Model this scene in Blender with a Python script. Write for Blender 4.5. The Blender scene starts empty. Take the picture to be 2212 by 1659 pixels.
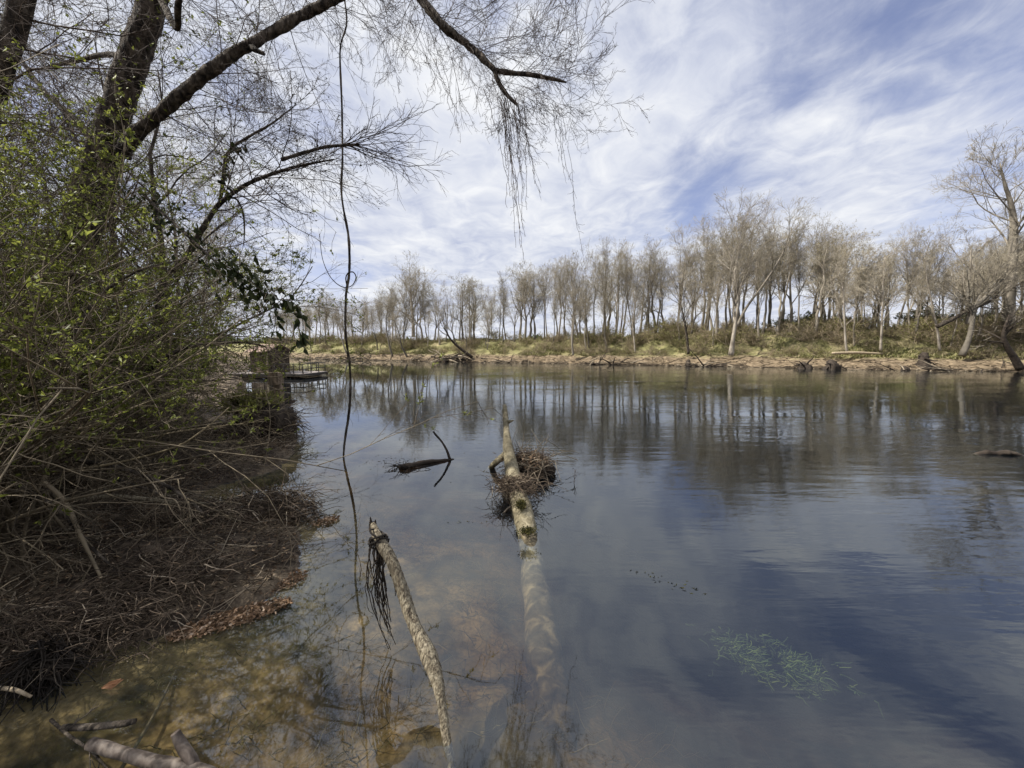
import bpy, math, random
import numpy as np

# ------------------------------------------------------------------ basics
S = bpy.context.scene
COL = S.collection
PI = math.pi
H = 2.0                       # camera height over the water
TH = math.atan((829.5 - 752.4) / 831.6)   # downward pitch
CT, ST = math.cos(TH), math.sin(TH)
SUN = np.array([-0.85, -0.06, 0.0]); SUN_EL = math.radians(50)

def at(u, v, Y):
    """world point at depth Y seen at (u, v) of the 2212-wide photograph"""
    a = (u - 1106) / 831.6; b = (829.5 - v) / 831.6
    yc = CT + b * ST; zc = -ST + b * CT
    t = Y / yc
    return np.array([a * t, Y, H + zc * t])

def gp(u, v, z=0.0):
    a = (u - 1106) / 831.6; b = (829.5 - v) / 831.6
    yc = CT + b * ST; zc = -ST + b * CT
    t = (z - H) / zc
    return np.array([a * t, yc * t, z])

def tag(o, label=None, cat=None, group=None, kind=None):
    if label: o['label'] = label
    if cat: o['category'] = cat
    if group: o['group'] = group
    if kind: o['kind'] = kind
    return o

def empty(name, loc, label=None, cat=None, group=None):
    o = bpy.data.objects.new(name, None)
    o.location = tuple(float(c) for c in loc); o.empty_display_size = .2
    COL.objects.link(o)
    return tag(o, label, cat, group)

# ------------------------------------------------------------------ value noise
def _hash(ix, iy, iz):
    h = (ix.astype(np.int64) * 374761393 + iy.astype(np.int64) * 668265263 + iz.astype(np.int64) * 2147483647) & 0xFFFFFFFF
    h = ((h ^ (h >> 13)) * 1274126177) & 0xFFFFFFFF
    h = ((h ^ (h >> 16)) * 2246822519) & 0xFFFFFFFF
    return ((h ^ (h >> 15)) & 0xFFFFFF) / float(0xFFFFFF)

def vnoise(p):
    p = np.asarray(p, float)
    i = np.floor(p).astype(np.int64); f = p - i
    f = f * f * (3 - 2 * f)
    r = 0
    for dx in (0, 1):
        for dy in (0, 1):
            for dz in (0, 1):
                w = (f[:, 0] if dx else 1 - f[:, 0]) * (f[:, 1] if dy else 1 - f[:, 1]) * (f[:, 2] if dz else 1 - f[:, 2])
                r = r + w * _hash(i[:, 0] + dx, i[:, 1] + dy, i[:, 2] + dz)
    return r

def fbm(p, octv=4):
    p = np.asarray(p, float); a = .5; s = 0; t = 0
    for k in range(octv):
        s = s + a * vnoise(p + 17.3 * k); t += a; a *= .5; p = p * 2.03
    return s / t * 2 - 1

# ------------------------------------------------------------------ mesh builder
class MB:
    def __init__(self): self.v = []; self.q = []; self.t = []; self.n = 0
    def add(self, v, q=None, t=None):
        v = np.asarray(v, np.float32).reshape(-1, 3)
        if q is not None and len(q): self.q.append(np.asarray(q, np.int32).reshape(-1, 4) + self.n)
        if t is not None and len(t): self.t.append(np.asarray(t, np.int32).reshape(-1, 3) + self.n)
        self.v.append(v); self.n += len(v)
        return self
    def build(self, name, m, parent=None, loc=None, smooth=True):
        v = np.concatenate(self.v) if self.v else np.zeros((0, 3), np.float32)
        q = np.concatenate(self.q) if self.q else np.zeros((0, 4), np.int32)
        t = np.concatenate(self.t) if self.t else np.zeros((0, 3), np.int32)
        if loc is not None: v = v - np.asarray(loc, np.float32)
        me = bpy.data.meshes.new(name)
        me.vertices.add(len(v)); me.vertices.foreach_set('co', np.ascontiguousarray(v, np.float32).ravel())
        me.loops.add(len(q) * 4 + len(t) * 3)
        me.loops.foreach_set('vertex_index', np.concatenate([q.ravel(), t.ravel()]).astype(np.int32))
        me.polygons.add(len(q) + len(t))
        ls = np.concatenate([np.arange(len(q)) * 4, len(q) * 4 + np.arange(len(t)) * 3]).astype(np.int32)
        me.polygons.foreach_set('loop_start', ls)
        me.polygons.foreach_set('use_smooth', np.full(len(q) + len(t), smooth))
        me.update(calc_edges=True); me.validate()
        me.materials.append(m)
        o = bpy.data.objects.new(name, me); COL.objects.link(o)
        if parent is not None: o.parent = parent
        elif loc is not None: o.location = tuple(float(c) for c in loc)
        return o
    # --- shapes
    def box(self, c, s, rz=0.0, ax=None):
        c = np.asarray(c, float); s = np.asarray(s, float) / 2
        k = np.array([[-1,-1,-1],[1,-1,-1],[1,1,-1],[-1,1,-1],[-1,-1,1],[1,-1,1],[1,1,1],[-1,1,1]], float) * s
        if ax is None:
            R = np.array([[math.cos(rz), -math.sin(rz), 0], [math.sin(rz), math.cos(rz), 0], [0, 0, 1]])
        else: R = np.asarray(ax, float).T
        f = [[0,3,2,1],[4,5,6,7],[0,1,5,4],[1,2,6,5],[2,3,7,6],[3,0,4,7]]
        return self.add(k @ R.T + c, f)
    def tubes(self, P, R, sides=3):
        """P (M,N,3), R (M,N)"""
        P = np.asarray(P, float); R = np.asarray(R, float)
        M, N, _ = P.shape
        if M == 0: return self
        T = np.empty_like(P)
        T[:, 1:-1] = P[:, 2:] - P[:, :-2]; T[:, 0] = P[:, 1] - P[:, 0]; T[:, -1] = P[:, -1] - P[:, -2]
        T /= np.linalg.norm(T, axis=2, keepdims=True) + 1e-9
        d = P[:, -1] - P[:, 0]; d /= np.linalg.norm(d, axis=1, keepdims=True) + 1e-9
        ref = np.where(np.abs(d[:, 2:3]) > .75, np.array([[1., 0.15, 0.]]), np.array([[0.1, 0.1, 1.]]))
        A = np.cross(T, ref[:, None, :]); A /= np.linalg.norm(A, axis=2, keepdims=True) + 1e-9
        if M == 1 and N >= 10:                       # carry the frame along, so that loops do not pinch
            a_ = A[0, 0] if np.linalg.norm(A[0, 0]) > .1 else np.array([0., 1., 0.])
            for k_ in range(N):
                a_ = a_ - T[0, k_] * (a_ @ T[0, k_]); a_ = a_ / (np.linalg.norm(a_) + 1e-9); A[0, k_] = a_
        B = np.cross(T, A)
        th = np.arange(sides) * 2 * PI / sides
        V = P[:, :, None, :] + R[:, :, None, None] * (A[:, :, None, :] * np.cos(th)[None, None, :, None] + B[:, :, None, :] * np.sin(th)[None, None, :, None])
        i = np.arange(M)[:, None, None] * (N * sides) + np.arange(N - 1)[None, :, None] * sides
        j = np.arange(sides)[None, None, :]; j2 = (j + 1) % sides
        q = np.stack([i + j, i + j2, i + sides + j2, i + sides + j], axis=-1).reshape(-1, 4)
        t = None
        if sides > 3:
            b0 = np.arange(M)[:, None] * (N * sides); k = np.arange(1, sides - 1)[None, :]
            t0 = np.stack([b0 + 0 * k, b0 + k + 1, b0 + k], -1).reshape(-1, 3)
            e0 = b0 + (N - 1) * sides
            t1 = np.stack([e0 + 0 * k, e0 + k, e0 + k + 1], -1).reshape(-1, 3)
            t = np.concatenate([t0, t1])
        return self.add(V.reshape(-1, 3), q, t)
    def limb(self, pts, rad, sides=14, n=40, amp=.08, freq=3.0, seed=0, flare=None):
        """one thick, rough branch through control points"""
        P, R = spline(pts, rad, n)
        k = self.n
        self.tubes(P[None], R[None], sides)
        V = self.v[-1].astype(float)
        c = np.repeat(P, sides, axis=0); rr = np.repeat(R, sides)
        d = V - c; d /= np.linalg.norm(d, axis=1, keepdims=True) + 1e-9
        f = fbm(np.stack([V[:, 0] * freq, V[:, 1] * freq, V[:, 2] * freq * .6], 1) + seed * 7.7, 4)
        self.v[-1] = (V + d * (f * amp * rr * 2)[:, None]).astype(np.float32)
        return self
    def leaves(self, C, D, L, W, rng, fold=.25, droop=.15):
        M = len(C)
        if M == 0: return self
        D = D / (np.linalg.norm(D, axis=1, keepdims=True) + 1e-9)
        r = rng.normal(size=(M, 3)); sd = np.cross(D, r); sd /= np.linalg.norm(sd, axis=1, keepdims=True) + 1e-9
        up = np.cross(sd, D)
        L = np.broadcast_to(np.asarray(L, float), (M,))[:, None]; W = np.broadcast_to(np.asarray(W, float), (M,))[:, None]
        base = C; mid = C + D * L * .45
        l = mid + sd * W * .5 + up * W * fold; rr = mid - sd * W * .5 + up * W * fold
        tip = C + D * L - up * L * droop
        V = np.stack([base, l, tip, rr], 1).reshape(-1, 3)
        i = np.arange(M)[:, None] * 4
        t = np.concatenate([i + np.array([[0, 2, 1]]), i + np.array([[0, 3, 2]])])
        return self.add(V, None, t)

def spline(pts, rad, n):
    p = np.asarray(pts, float); r = np.asarray(rad, float)
    pp = np.vstack([2 * p[0] - p[1], p, 2 * p[-1] - p[-2]])
    m = len(p); s = np.linspace(0, m - 1 - 1e-6, n); i = s.astype(int); f = (s - i)[:, None]
    a, b, c, d = pp[i], pp[i + 1], pp[i + 2], pp[i + 3]
    P = .5 * (2 * b + (c - a) * f + (2 * a - 5 * b + 4 * c - d) * f ** 2 + (3 * b - a - 3 * c + d) * f ** 3)
    return P, np.interp(s, np.arange(m), r)

def unit(a): return a / (np.linalg.norm(a, axis=-1, keepdims=True) + 1e-9)

def spawn(P, R, k, rng, t0=.25, t1=1., ang=(45, 12), length=.5, npts=4, wob=.12, up=0., rfrac=.55, rmin=.003, tip=.4, lenjit=.4, shrink=.45, plane=None, bias=None):
    """k children on every parent; returns P2 (M*k,n,3), R2"""
    M, N, _ = P.shape
    t = t0 + (t1 - t0) * (np.arange(k)[None, :] + rng.random((M, k))) / k
    x = np.clip(t, 0, .9999) * (N - 1); i = x.astype(int); f = (x - i)[..., None]
    m = np.arange(M)[:, None]
    st = P[m, i] * (1 - f) + P[m, i + 1] * f
    tg = unit(P[m, i + 1] - P[m, i])
    rd = R[m, i] * (1 - f[..., 0]) + R[m, i + 1] * f[..., 0]
    pl = np.linalg.norm(P[:, 1:] - P[:, :-1], axis=2).sum(1)
    rv = rng.normal(size=(M, k, 3))
    if plane is not None: rv = rv * np.asarray(plane)
    pr = unit(rv - (rv * tg).sum(-1, keepdims=True) * tg)
    a = np.radians(rng.normal(ang[0], ang[1], (M, k)))[..., None]
    d = unit(np.cos(a) * tg + np.sin(a) * pr + np.array([0, 0, up]) + (0 if bias is None else np.asarray(bias)))
    L = pl[:, None] * length * (1 - shrink * (t - t0) / max(t1 - t0, 1e-6)) * (1 + lenjit * (rng.random((M, k)) * 2 - 1))
    d = d.reshape(-1, 3); L = L.ravel(); st = st.reshape(-1, 3); rd = rd.ravel()
    Q = np.empty((M * k, npts, 3)); Q[:, 0] = st
    for j in range(1, npts):
        d = unit(d + rng.normal(size=d.shape) * wob + np.array([0, 0, up * .6]))
        Q[:, j] = Q[:, j - 1] + d * (L / (npts - 1))[:, None]
    r0 = np.clip(rd * rfrac, rmin, None)
    R2 = r0[:, None] * np.linspace(1, tip, npts)[None, :]
    return Q, np.maximum(R2, rmin * .6)

def walk(starts, dirs, L, n, rng, wob=.1, grav=0., r0=.01, r1=.004):
    d = unit(np.asarray(dirs, float)); M = len(d)
    Q = np.empty((M, n, 3)); Q[:, 0] = starts; L = np.broadcast_to(L, (M,))
    for j in range(1, n):
        d = unit(d + rng.normal(size=d.shape) * wob + np.array([0, 0, grav]))
        Q[:, j] = Q[:, j - 1] + d * (L / (n - 1))[:, None]
    R = np.broadcast_to(np.asarray(r0, float), (M,))[:, None] + (np.broadcast_to(np.asarray(r1, float), (M,)) - np.broadcast_to(np.asarray(r0, float), (M,)))[:, None] * np.linspace(0, 1, n)[None]
    return Q, R

# ------------------------------------------------------------------ materials
def newmat(name):
    m = bpy.data.materials.new(name); m.use_nodes = True
    nt = m.node_tree; nt.nodes.clear()
    return m, nt, nt.nodes.new, nt.links.new

def ramp(nt, cols):
    r = nt.nodes.new('ShaderNodeValToRGB'); e = r.color_ramp.elements
    while len(e) > 1: e.remove(e[-1])
    e[0].position = cols[0][0]; e[0].color = (*cols[0][1], 1)
    for p, c in cols[1:]:
        x = e.new(p); x.color = (*c, 1)
    return r

def mat(name, cols, scale=8., detail=6., rough=.85, bump=.4, bscale=None, stretch=(1, 1, 1), dist=.0, vary=.0, spec=.25, bdist=.02, island=False):
    m, nt, N, Lk = newmat(name)
    tc = N('ShaderNodeTexCoord'); mp = N('ShaderNodeMapping'); mp.inputs['Scale'].default_value = stretch
    Lk(tc.outputs['Object'], mp.inputs['Vector'])
    nz = N('ShaderNodeTexNoise'); nz.inputs['Scale'].default_value = scale; nz.inputs['Detail'].default_value = detail; nz.inputs['Distortion'].default_value = dist
    Lk(mp.outputs[0], nz.inputs['Vector'])
    rp = ramp(nt, cols)
    src = nz.outputs['Fac']
    if island:
        g = N('ShaderNodeNewGeometry'); src = g.outputs['Random Per Island']
    Lk(src, rp.inputs[0])
    out = N('ShaderNodeOutputMaterial'); bs = N('ShaderNodeBsdfPrincipled')
    bs.inputs['Roughness'].default_value = rough; bs.inputs['Specular IOR Level'].default_value = spec
    c = rp.outputs[0]
    if vary:
        oi = N('ShaderNodeObjectInfo'); mr = N('ShaderNodeMapRange'); mr.inputs[3].default_value = 1 - vary; mr.inputs[4].default_value = 1 + vary
        Lk(oi.outputs['Random'], mr.inputs[0])
        mx = N('ShaderNodeVectorMath'); mx.operation = 'SCALE'; Lk(c, mx.inputs[0]); Lk(mr.outputs[0], mx.inputs['Scale']); c = mx.outputs[0]
    Lk(c, bs.inputs['Base Color'])
    if bump:
        n2 = N('ShaderNodeTexNoise'); n2.inputs['Scale'].default_value = bscale or scale * 2; n2.inputs['Detail'].default_value = 8; Lk(mp.outputs[0], n2.inputs['Vector'])
        bp = N('ShaderNodeBump'); bp.inputs['Strength'].default_value = bump; bp.inputs['Distance'].default_value = bdist
        Lk(n2.outputs['Fac'], bp.inputs['Height']); Lk(bp.outputs[0], bs.inputs['Normal'])
    Lk(bs.outputs[0], out.inputs[0])
    return m

def leafmat(name, cols, rough=.5, trans=.35, spec=.3):
    m, nt, N, Lk = newmat(name)
    g = N('ShaderNodeNewGeometry'); rp = ramp(nt, cols); Lk(g.outputs['Random Per Island'], rp.inputs[0])
    bs = N('ShaderNodeBsdfPrincipled'); bs.inputs['Roughness'].default_value = rough; bs.inputs['Specular IOR Level'].default_value = spec
    Lk(rp.outputs[0], bs.inputs['Base Color'])
    tr = N('ShaderNodeBsdfTranslucent'); Lk(rp.outputs[0], tr.inputs[0])
    mx = N('ShaderNodeMixShader'); mx.inputs[0].default_value = trans; Lk(bs.outputs[0], mx.inputs[1]); Lk(tr.outputs[0], mx.inputs[2])
    out = N('ShaderNodeOutputMaterial'); Lk(mx.outputs[0], out.inputs[0])
    return m

M = {}
M['bark_dark'] = mat('bark_dark', [(.34, (.010, .008, .007)), (.47, (.045, .036, .028)), (.62, (.12, .098, .076)), (.75, (.19, .16, .13))], 13, 10, .92, 1.0, 26, (1, 1, .30), dist=.5, bdist=.06)
M['twig_dark'] = mat('twig_dark', [(.3, (.045, .034, .028)), (.7, (.14, .108, .088))], 5, 3, .8, 0)
M['twig_tan'] = mat('twig_tan', [(.3, (.085, .068, .045)), (.7, (.26, .21, .14))], 4, 3, .8, 0)
M['twig_mid'] = mat('twig_mid', [(.3, (.035, .027, .018)), (.7, (.15, .118, .078))], 4, 3, .8, 0)
M['cane'] = mat('cane', [(.3, (.10, .08, .04)), (.7, (.30, .24, .15))], 4, 3, .7, 0)
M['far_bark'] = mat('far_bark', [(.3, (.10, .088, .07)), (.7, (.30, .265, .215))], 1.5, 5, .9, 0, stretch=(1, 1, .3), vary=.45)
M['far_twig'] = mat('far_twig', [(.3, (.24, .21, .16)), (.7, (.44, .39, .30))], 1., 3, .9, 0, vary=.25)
M['pale_bark'] = mat('pale_bark', [(.35, (.17, .145, .115)), (.65, (.42, .375, .31))], 2.5, 5, .85, 0, stretch=(1, 1, .4))
M['leaf_green'] = leafmat('leaf_green', [(0, (.085, .10, .02)), (.5, (.18, .205, .04)), (1, (.31, .335, .075))], trans=.45)
M['leaf_dark'] = leafmat('leaf_dark', [(0, (.012, .018, .007)), (1, (.045, .055, .018))], .65, .3, .15)
M['ivy'] = leafmat('ivy', [(0, (.012, .025, .008)), (1, (.05, .08, .02))], .4, .2, .4)
M['bud'] = leafmat('bud', [(0, (.15, .13, .045)), (1, (.27, .24, .11))])
M['litter'] = leafmat('litter', [(0, (.025, .018, .013)), (.5, (.075, .05, .033)), (.85, (.17, .115, .07)), (1, (.36, .27, .18))], .8, .05, .2)
M['straw'] = mat('straw', [(0, (.03, .022, .016)), (.6, (.10, .076, .052)), (.9, (.26, .205, .14)), (1, (.52, .44, .33))], 4, 2, .8, 0, island=True)
M['debris'] = mat('debris', [(0, (.022, .016, .012)), (.55, (.09, .066, .047)), (.9, (.22, .165, .115)), (1, (.42, .35, .26))], 4, 2, .85, 0, island=True)
M['debris_far'] = mat('debris_far', [(0, (.03, .022, .015)), (.55, (.10, .075, .05)), (1, (.34, .27, .19))], 4, 2, .9, 0, island=True)
M['shrub_far'] = mat('shrub_far', [(0, (.15, .12, .075)), (.5, (.28, .23, .15)), (1, (.44, .36, .25))], 2, 3, .9, 0, island=True, vary=.2)
M['shrub_leaf'] = leafmat('shrub_leaf', [(0, (.13, .14, .04)), (.5, (.22, .225, .07)), (1, (.36, .33, .14))], .7, .3)
M['tuft'] = leafmat('tuft', [(0, (.16, .17, .05)), (.6, (.32, .32, .10)), (1, (.52, .46, .24))], .7, .3)
M['mat_leaf'] = leafmat('mat_leaf', [(0, (.06, .035, .02)), (.5, (.20, .12, .065)), (.85, (.36, .24, .15)), (1, (.55, .43, .32))], .75, .1)
M['evergreen'] = leafmat('evergreen', [(0, (.04, .055, .02)), (1, (.12, .14, .06))], .7, .2)
M['far_grass'] = leafmat('far_grass', [(0, (.14, .14, .055)), (.5, (.235, .235, .09)), (1, (.40, .34, .20))], .8, .2)
M['log'] = mat('log', [(.25, (.055, .045, .028)), (.48, (.17, .145, .09)), (.7, (.34, .295, .20))], 11, 10, .75, .9, 50, (1, 1, 1), dist=1.0, bdist=.012)
M['log_wet'] = mat('log_wet', [(.32, (.02, .017, .010)), (.5, (.085, .07, .045)), (.68, (.26, .215, .14))], 7, 10, .9, .8, 40, (1, 1, 1), dist=1.0, bdist=.015)
M['stick_bark'] = mat('stick_bark', [(.30, (.035, .027, .018)), (.43, (.12, .098, .068)), (.55, (.21, .18, .125)), (.72, (.36, .315, .235))], 45, 12, .85, 1., 70, (1, 1, .3), dist=1.5, bdist=.015)
M['stick_wet'] = mat('stick_wet', [(.35, (.05, .038, .03)), (.5, (.12, .095, .078)), (.68, (.24, .20, .165))], 18, 8, .6, .7, 50, (1, 1, .5), dist=.6, bdist=.006)
M['moss'] = leafmat('moss', [(0, (.012, .012, .004)), (.6, (.05, .05, .012)), (1, (.16, .13, .04))], .9, .1)
M['root'] = mat('root', [(.3, (.008, .006, .005)), (.7, (.035, .027, .02))], 10, 3, .7, 0)
M['wood_old'] = mat('wood_old', [(.3, (.06, .045, .032)), (.7, (.20, .155, .115))], 3, 6, .85, .5, 14, (6, 6, .8))
M['wood_dark'] = mat('wood_dark', [(.3, (.025, .018, .013)), (.7, (.085, .063, .046))], 3, 6, .85, .5, 14, (6, 6, .8))
M['wood_mid'] = mat('wood_mid', [(.3, (.13, .095, .065)), (.7, (.34, .26, .185))], 3, 6, .85, .5, 14, (6, 6, .8))
M['wood_pale'] = mat('wood_pale', [(.3, (.22, .17, .11)), (.7, (.45, .37, .26))], 4, 6, .8, .4, 16, (5, 5, .6))
M['roof'] = mat('roof', [(.3, (.16, .11, .09)), (.7, (.38, .28, .23))], 3, 6, .9, .5, 10, (1, 5, 1))
M['deck'] = mat('deck', [(.3, (.16, .14, .13)), (.7, (.36, .32, .30))], 3, 5, .8, .3, 12, (6, 1, 1))
M['metal_dark'] = mat('metal_dark', [(.3, (.02, .018, .016)), (.7, (.05, .045, .04))], 6, 3, .6, 0)
M['snag_dark'] = mat('snag_dark', [(.3, (.015, .011, .009)), (.7, (.07, .055, .042))], 5, 6, .9, .6, 12)
M['driftwood'] = mat('driftwood', [(.3, (.10, .08, .055)), (.7, (.36, .30, .22))], 4, 5, .85, 0)
M['weed'] = leafmat('weed', [(0, (.06, .06, .022)), (.6, (.15, .13, .055)), (1, (.32, .26, .13))], .7, .3)
M['alga'] = leafmat('alga', [(0, (.012, .02, .005)), (.6, (.035, .06, .012)), (1, (.11, .14, .03))], .6, .3)
M['wheat_leaf'] = leafmat('orange_leaf', [(0, (.45, .22, .11)), (1, (.55, .30, .16))], .7, .2)

# ------------------------------------------------------------------ terrain
Lsh = np.array([(90, -40), (20, -6), (8, -1.6), (3, .15), (.5, .62), (-1.2, .8), (-2.3, 1.0), (-3.6, 1.35), (-4.2, 1.8), (-3.7, 2.15), (-2.86, 2.22), (-2.52, 2.5), (-1.97, 2.83),
                (-1.9, 3.15), (-2.05, 3.6), (-2.45, 4.2), (-3.3, 4.5), (-4.15, 4.8), (-4.35, 5.4), (-3.95, 6.2), (-4.2, 7.3), (-4.5, 7.9), (-4.8, 8.6), (-7.2, 10.5), (-11.5, 16), (-17.6, 25), (-23, 33),
                (-33, 50), (-62, 78), (-125, 120), (-300, 200)], float)
Fsh = np.array([(260, -60), (90, 9), (60, 25), (43, 33), (31, 37), (21, 44), (5.8, 51), (-7.2, 56), (-24, 64.5), (-41, 73), (-75, 97), (-140, 145), (-320, 240)], float)

def segdist(x, y, pl):
    d = np.full(x.shape, 1e9)
    for (x0, y0), (x1, y1) in zip(pl[:-1], pl[1:]):
        dx, dy = x1 - x0, y1 - y0
        t = np.clip(((x - x0) * dx + (y - y0) * dy) / (dx * dx + dy * dy), 0, 1)
        d = np.minimum(d, np.hypot(x - x0 - t * dx, y - y0 - t * dy))
    return d

def inside(x, y, poly):
    r = np.zeros(x.shape, bool)
    n = len(poly)
    for i in range(n):
        x0, y0 = poly[i]; x1, y1 = poly[(i + 1) % n]
        c = ((y0 > y) != (y1 > y))
        if y1 != y0: r ^= c & (x < (x1 - x0) * (y - y0) / (y1 - y0) + x0)
    return r

LPOLY = np.vstack([Lsh, [(-900, 200), (-900, -900), (90, -900)]])
FPOLY = np.vstack([Fsh, [(-320, 1200), (1400, 1200), (1400, -60)]])

def sstep(a, b, x):
    t = np.clip((x - a) / (b - a), 0, 1); return t * t * (3 - 2 * t)

def zones(x, y):
    dl = segdist(x, y, Lsh); df = segdist(x, y, Fsh)
    return dl, df, inside(x, y, LPOLY), inside(x, y, FPOLY)

def height(x, y):
    x = np.atleast_1d(np.asarray(x, float)); y = np.atleast_1d(np.asarray(y, float))
    sh = x.shape; x = x.ravel(); y = y.ravel()
    # wobble the shore a little
    wx = x + .10 * fbm(np.stack([x * 1.7, y * 1.7, 0 * x], 1), 3) * np.clip(np.hypot(x, y) / 5, .6, 6) + .07 * fbm(np.stack([x * 6, y * 6, 0 * x + 4], 1), 3)
    wy = y + .10 * fbm(np.stack([x * 1.7, y * 1.7, 0 * x + 9], 1), 3) * np.clip(np.hypot(x, y) / 5, .6, 6)
    dl, df, il, inf = zones(wx, wy)
    n1 = fbm(np.stack([x * .9, y * .9, 0 * x], 1), 4); n2 = fbm(np.stack([x * 4, y * 4, 0 * x + 3], 1), 4)
    n3 = fbm(np.stack([x * .25, y * .25, 0 * x + 5], 1), 4)
    hl = np.interp(dl, [0, .12, .5, 1.2, 3, 8, 20, 60, 300], [0, .07, .15, .24, .45, 1.1, 2.3, 3.2, 3.5]) + np.minimum(dl, 1) * (.10 * n1 + .05 * n2)
    crest = 3.3 + 1.1 * sstep(0, 40, x) + .5 * n3
    hf = (1.0) * sstep(0, 3.2, df + .9 * n1) * np.clip(df * 2, 0, 1) + (crest - 1.0) * sstep(2.8, 10.5, df + .8 * n3) - 1.2 * sstep(11, 40, df) + np.minimum(df, 1) * (.16 * n1 + .12 * n2)
    dm = np.minimum(dl, df)
    hb = -np.interp(dm, [0, .3, 1, 2, 3.2, 5, 9, 20], [0, .05, .16, .34, .6, 1.1, 1.8, 2.2]) + np.minimum(dm, 1) * (.05 * n1 + .03 * n2) * np.clip(dm, 0, 1)
    hb = hb * (1 + 1.3 * sstep(-.2, 1.3, x))
    hb = np.minimum(hb, -.006)
    h = np.where(il, np.maximum(hl, .004), np.where(inf, np.maximum(hf, .004), hb))
    return h.reshape(sh)

def hz(x, y): return float(height([x], [y])[0])

def build_terrain():
    r = np.concatenate([np.geomspace(.35, 90, 470), np.geomspace(93, 1100, 40)])
    a = np.radians(np.concatenate([np.linspace(-178, -76, 60), np.linspace(-74.6, 74.6, 600), np.linspace(76, 178, 60)]))
    rr, aa = np.meshgrid(r, a, indexing='ij')
    x = rr * np.sin(aa); y = rr * np.cos(aa)
    z = height(x, y)
    n, m = x.shape
    V = np.stack([x, y, z], -1).reshape(-1, 3)
    i = (np.arange(n - 1)[:, None] * m + np.arange(m - 1)[None, :])
    q = np.stack([i, i + m, i + m + 1, i + 1], -1).reshape(-1, 4)
    c = V[q].mean(1)
    _, _, il, inf = zones(c[:, 0], c[:, 1])
    zc = c[:, 2]
    # the shore wobble is taken from the heights: land is what stands above the water
    land = V[q][:, :, 2].max(1) > 0.0
    dl = segdist(c[:, 0], c[:, 1], Lsh); df = segdist(c[:, 0], c[:, 1], Fsh)
    near = land & (dl < df) ; far = land & (dl >= df); bed = ~land
    near |= (bed & il & (dl > 1.5)); far |= (bed & inf & (df > 3)); bed &= ~(near | far)
    def sub(mask, name, m_):
        qq = q[mask]; u, inv = np.unique(qq.ravel(), return_inverse=True)
        b = MB(); b.add(V[u], inv.reshape(-1, 4)); o = b.build(name, m_)
        return o
    return sub(bed, 'riverbed', mat_bed()), sub(near, 'near_bank', mat_near()), sub(far, 'far_bank', mat_far())

def pos_noise(N, Lk, scale, detail=6, stretch=(1, 1, 1), rot=0, dist=0):
    g = N('ShaderNodeNewGeometry'); mp = N('ShaderNodeMapping'); mp.inputs['Scale'].default_value = stretch; mp.inputs['Rotation'].default_value = (0, 0, rot)
    Lk(g.outputs['Position'], mp.inputs[0])
    nz = N('ShaderNodeTexNoise'); nz.inputs['Scale'].default_value = scale; nz.inputs['Detail'].default_value = detail; nz.inputs['Distortion'].default_value = dist
    Lk(mp.outputs[0], nz.inputs['Vector'])
    return nz

def mixc(nt, a, b, f, Lk):
    m = nt.nodes.new('ShaderNodeMix'); m.data_type = 'RGBA'
    for s, k in ((a, 6), (b, 7)):
        if isinstance(s, tuple): m.inputs[k].default_value = (*s, 1)
        else: Lk(s, m.inputs[k])
    if isinstance(f, float): m.inputs[0].default_value = f
    else: Lk(f, m.inputs[0])
    return m.outputs[2]

def mrange(N, Lk, src, a, b, c=0., d=1.):
    m = N('ShaderNodeMapRange'); m.inputs[1].default_value = a; m.inputs[2].default_value = b; m.inputs[3].default_value = c; m.inputs[4].default_value = d
    m.clamp = True; Lk(src, m.inputs[0]); return m.outputs[0]

def fin(nt, N, Lk, col, rough, bumpsrc=None, bs_=.5, bd=.03):
    bs = N('ShaderNodeBsdfPrincipled'); bs.inputs['Roughness'].default_value = rough; bs.inputs['Specular IOR Level'].default_value = .2
    Lk(col, bs.inputs['Base Color'])
    if bumpsrc is not None:
        bp = N('ShaderNodeBump'); bp.inputs['Strength'].default_value = bs_; bp.inputs['Distance'].default_value = bd
        Lk(bumpsrc, bp.inputs['Height']); Lk(bp.outputs[0], bs.inputs['Normal'])
    o = N('ShaderNodeOutputMaterial'); Lk(bs.outputs[0], o.inputs[0])

def mat_bed():
    m, nt, N, Lk = newmat('riverbed_silt')
    n1 = pos_noise(N, Lk, 1.1, 6, dist=.6); n2 = pos_noise(N, Lk, 5, 8, (1, .5, 1), math.radians(25), .8); n3 = pos_noise(N, Lk, 40, 4)
    sand = ramp(nt, [(.3, (.18, .13, .066)), (.7, (.39, .29, .15))]); Lk(n3.outputs[0], sand.inputs[0])
    weed = ramp(nt, [(.35, (.022, .020, .011)), (.65, (.13, .105, .055))]); Lk(n2.outputs[0], weed.inputs[0])
    f = mrange(N, Lk, n1.outputs[0], .38, .58)
    f2 = mrange(N, Lk, n2.outputs[0], .42, .66)
    mm = N('ShaderNodeMath'); mm.operation = 'MAXIMUM'; Lk(f, mm.inputs[0])
    m2 = N('ShaderNodeMath'); m2.operation = 'MULTIPLY'; m2.inputs[1].default_value = .75; Lk(f2, m2.inputs[0]); Lk(m2.outputs[0], mm.inputs[1])
    c = mixc(nt, sand.outputs[0], weed.outputs[0], mm.outputs[0], Lk)
    fin(nt, N, Lk, c, .9, n2.outputs[0], .5, .05)
    return m

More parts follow.
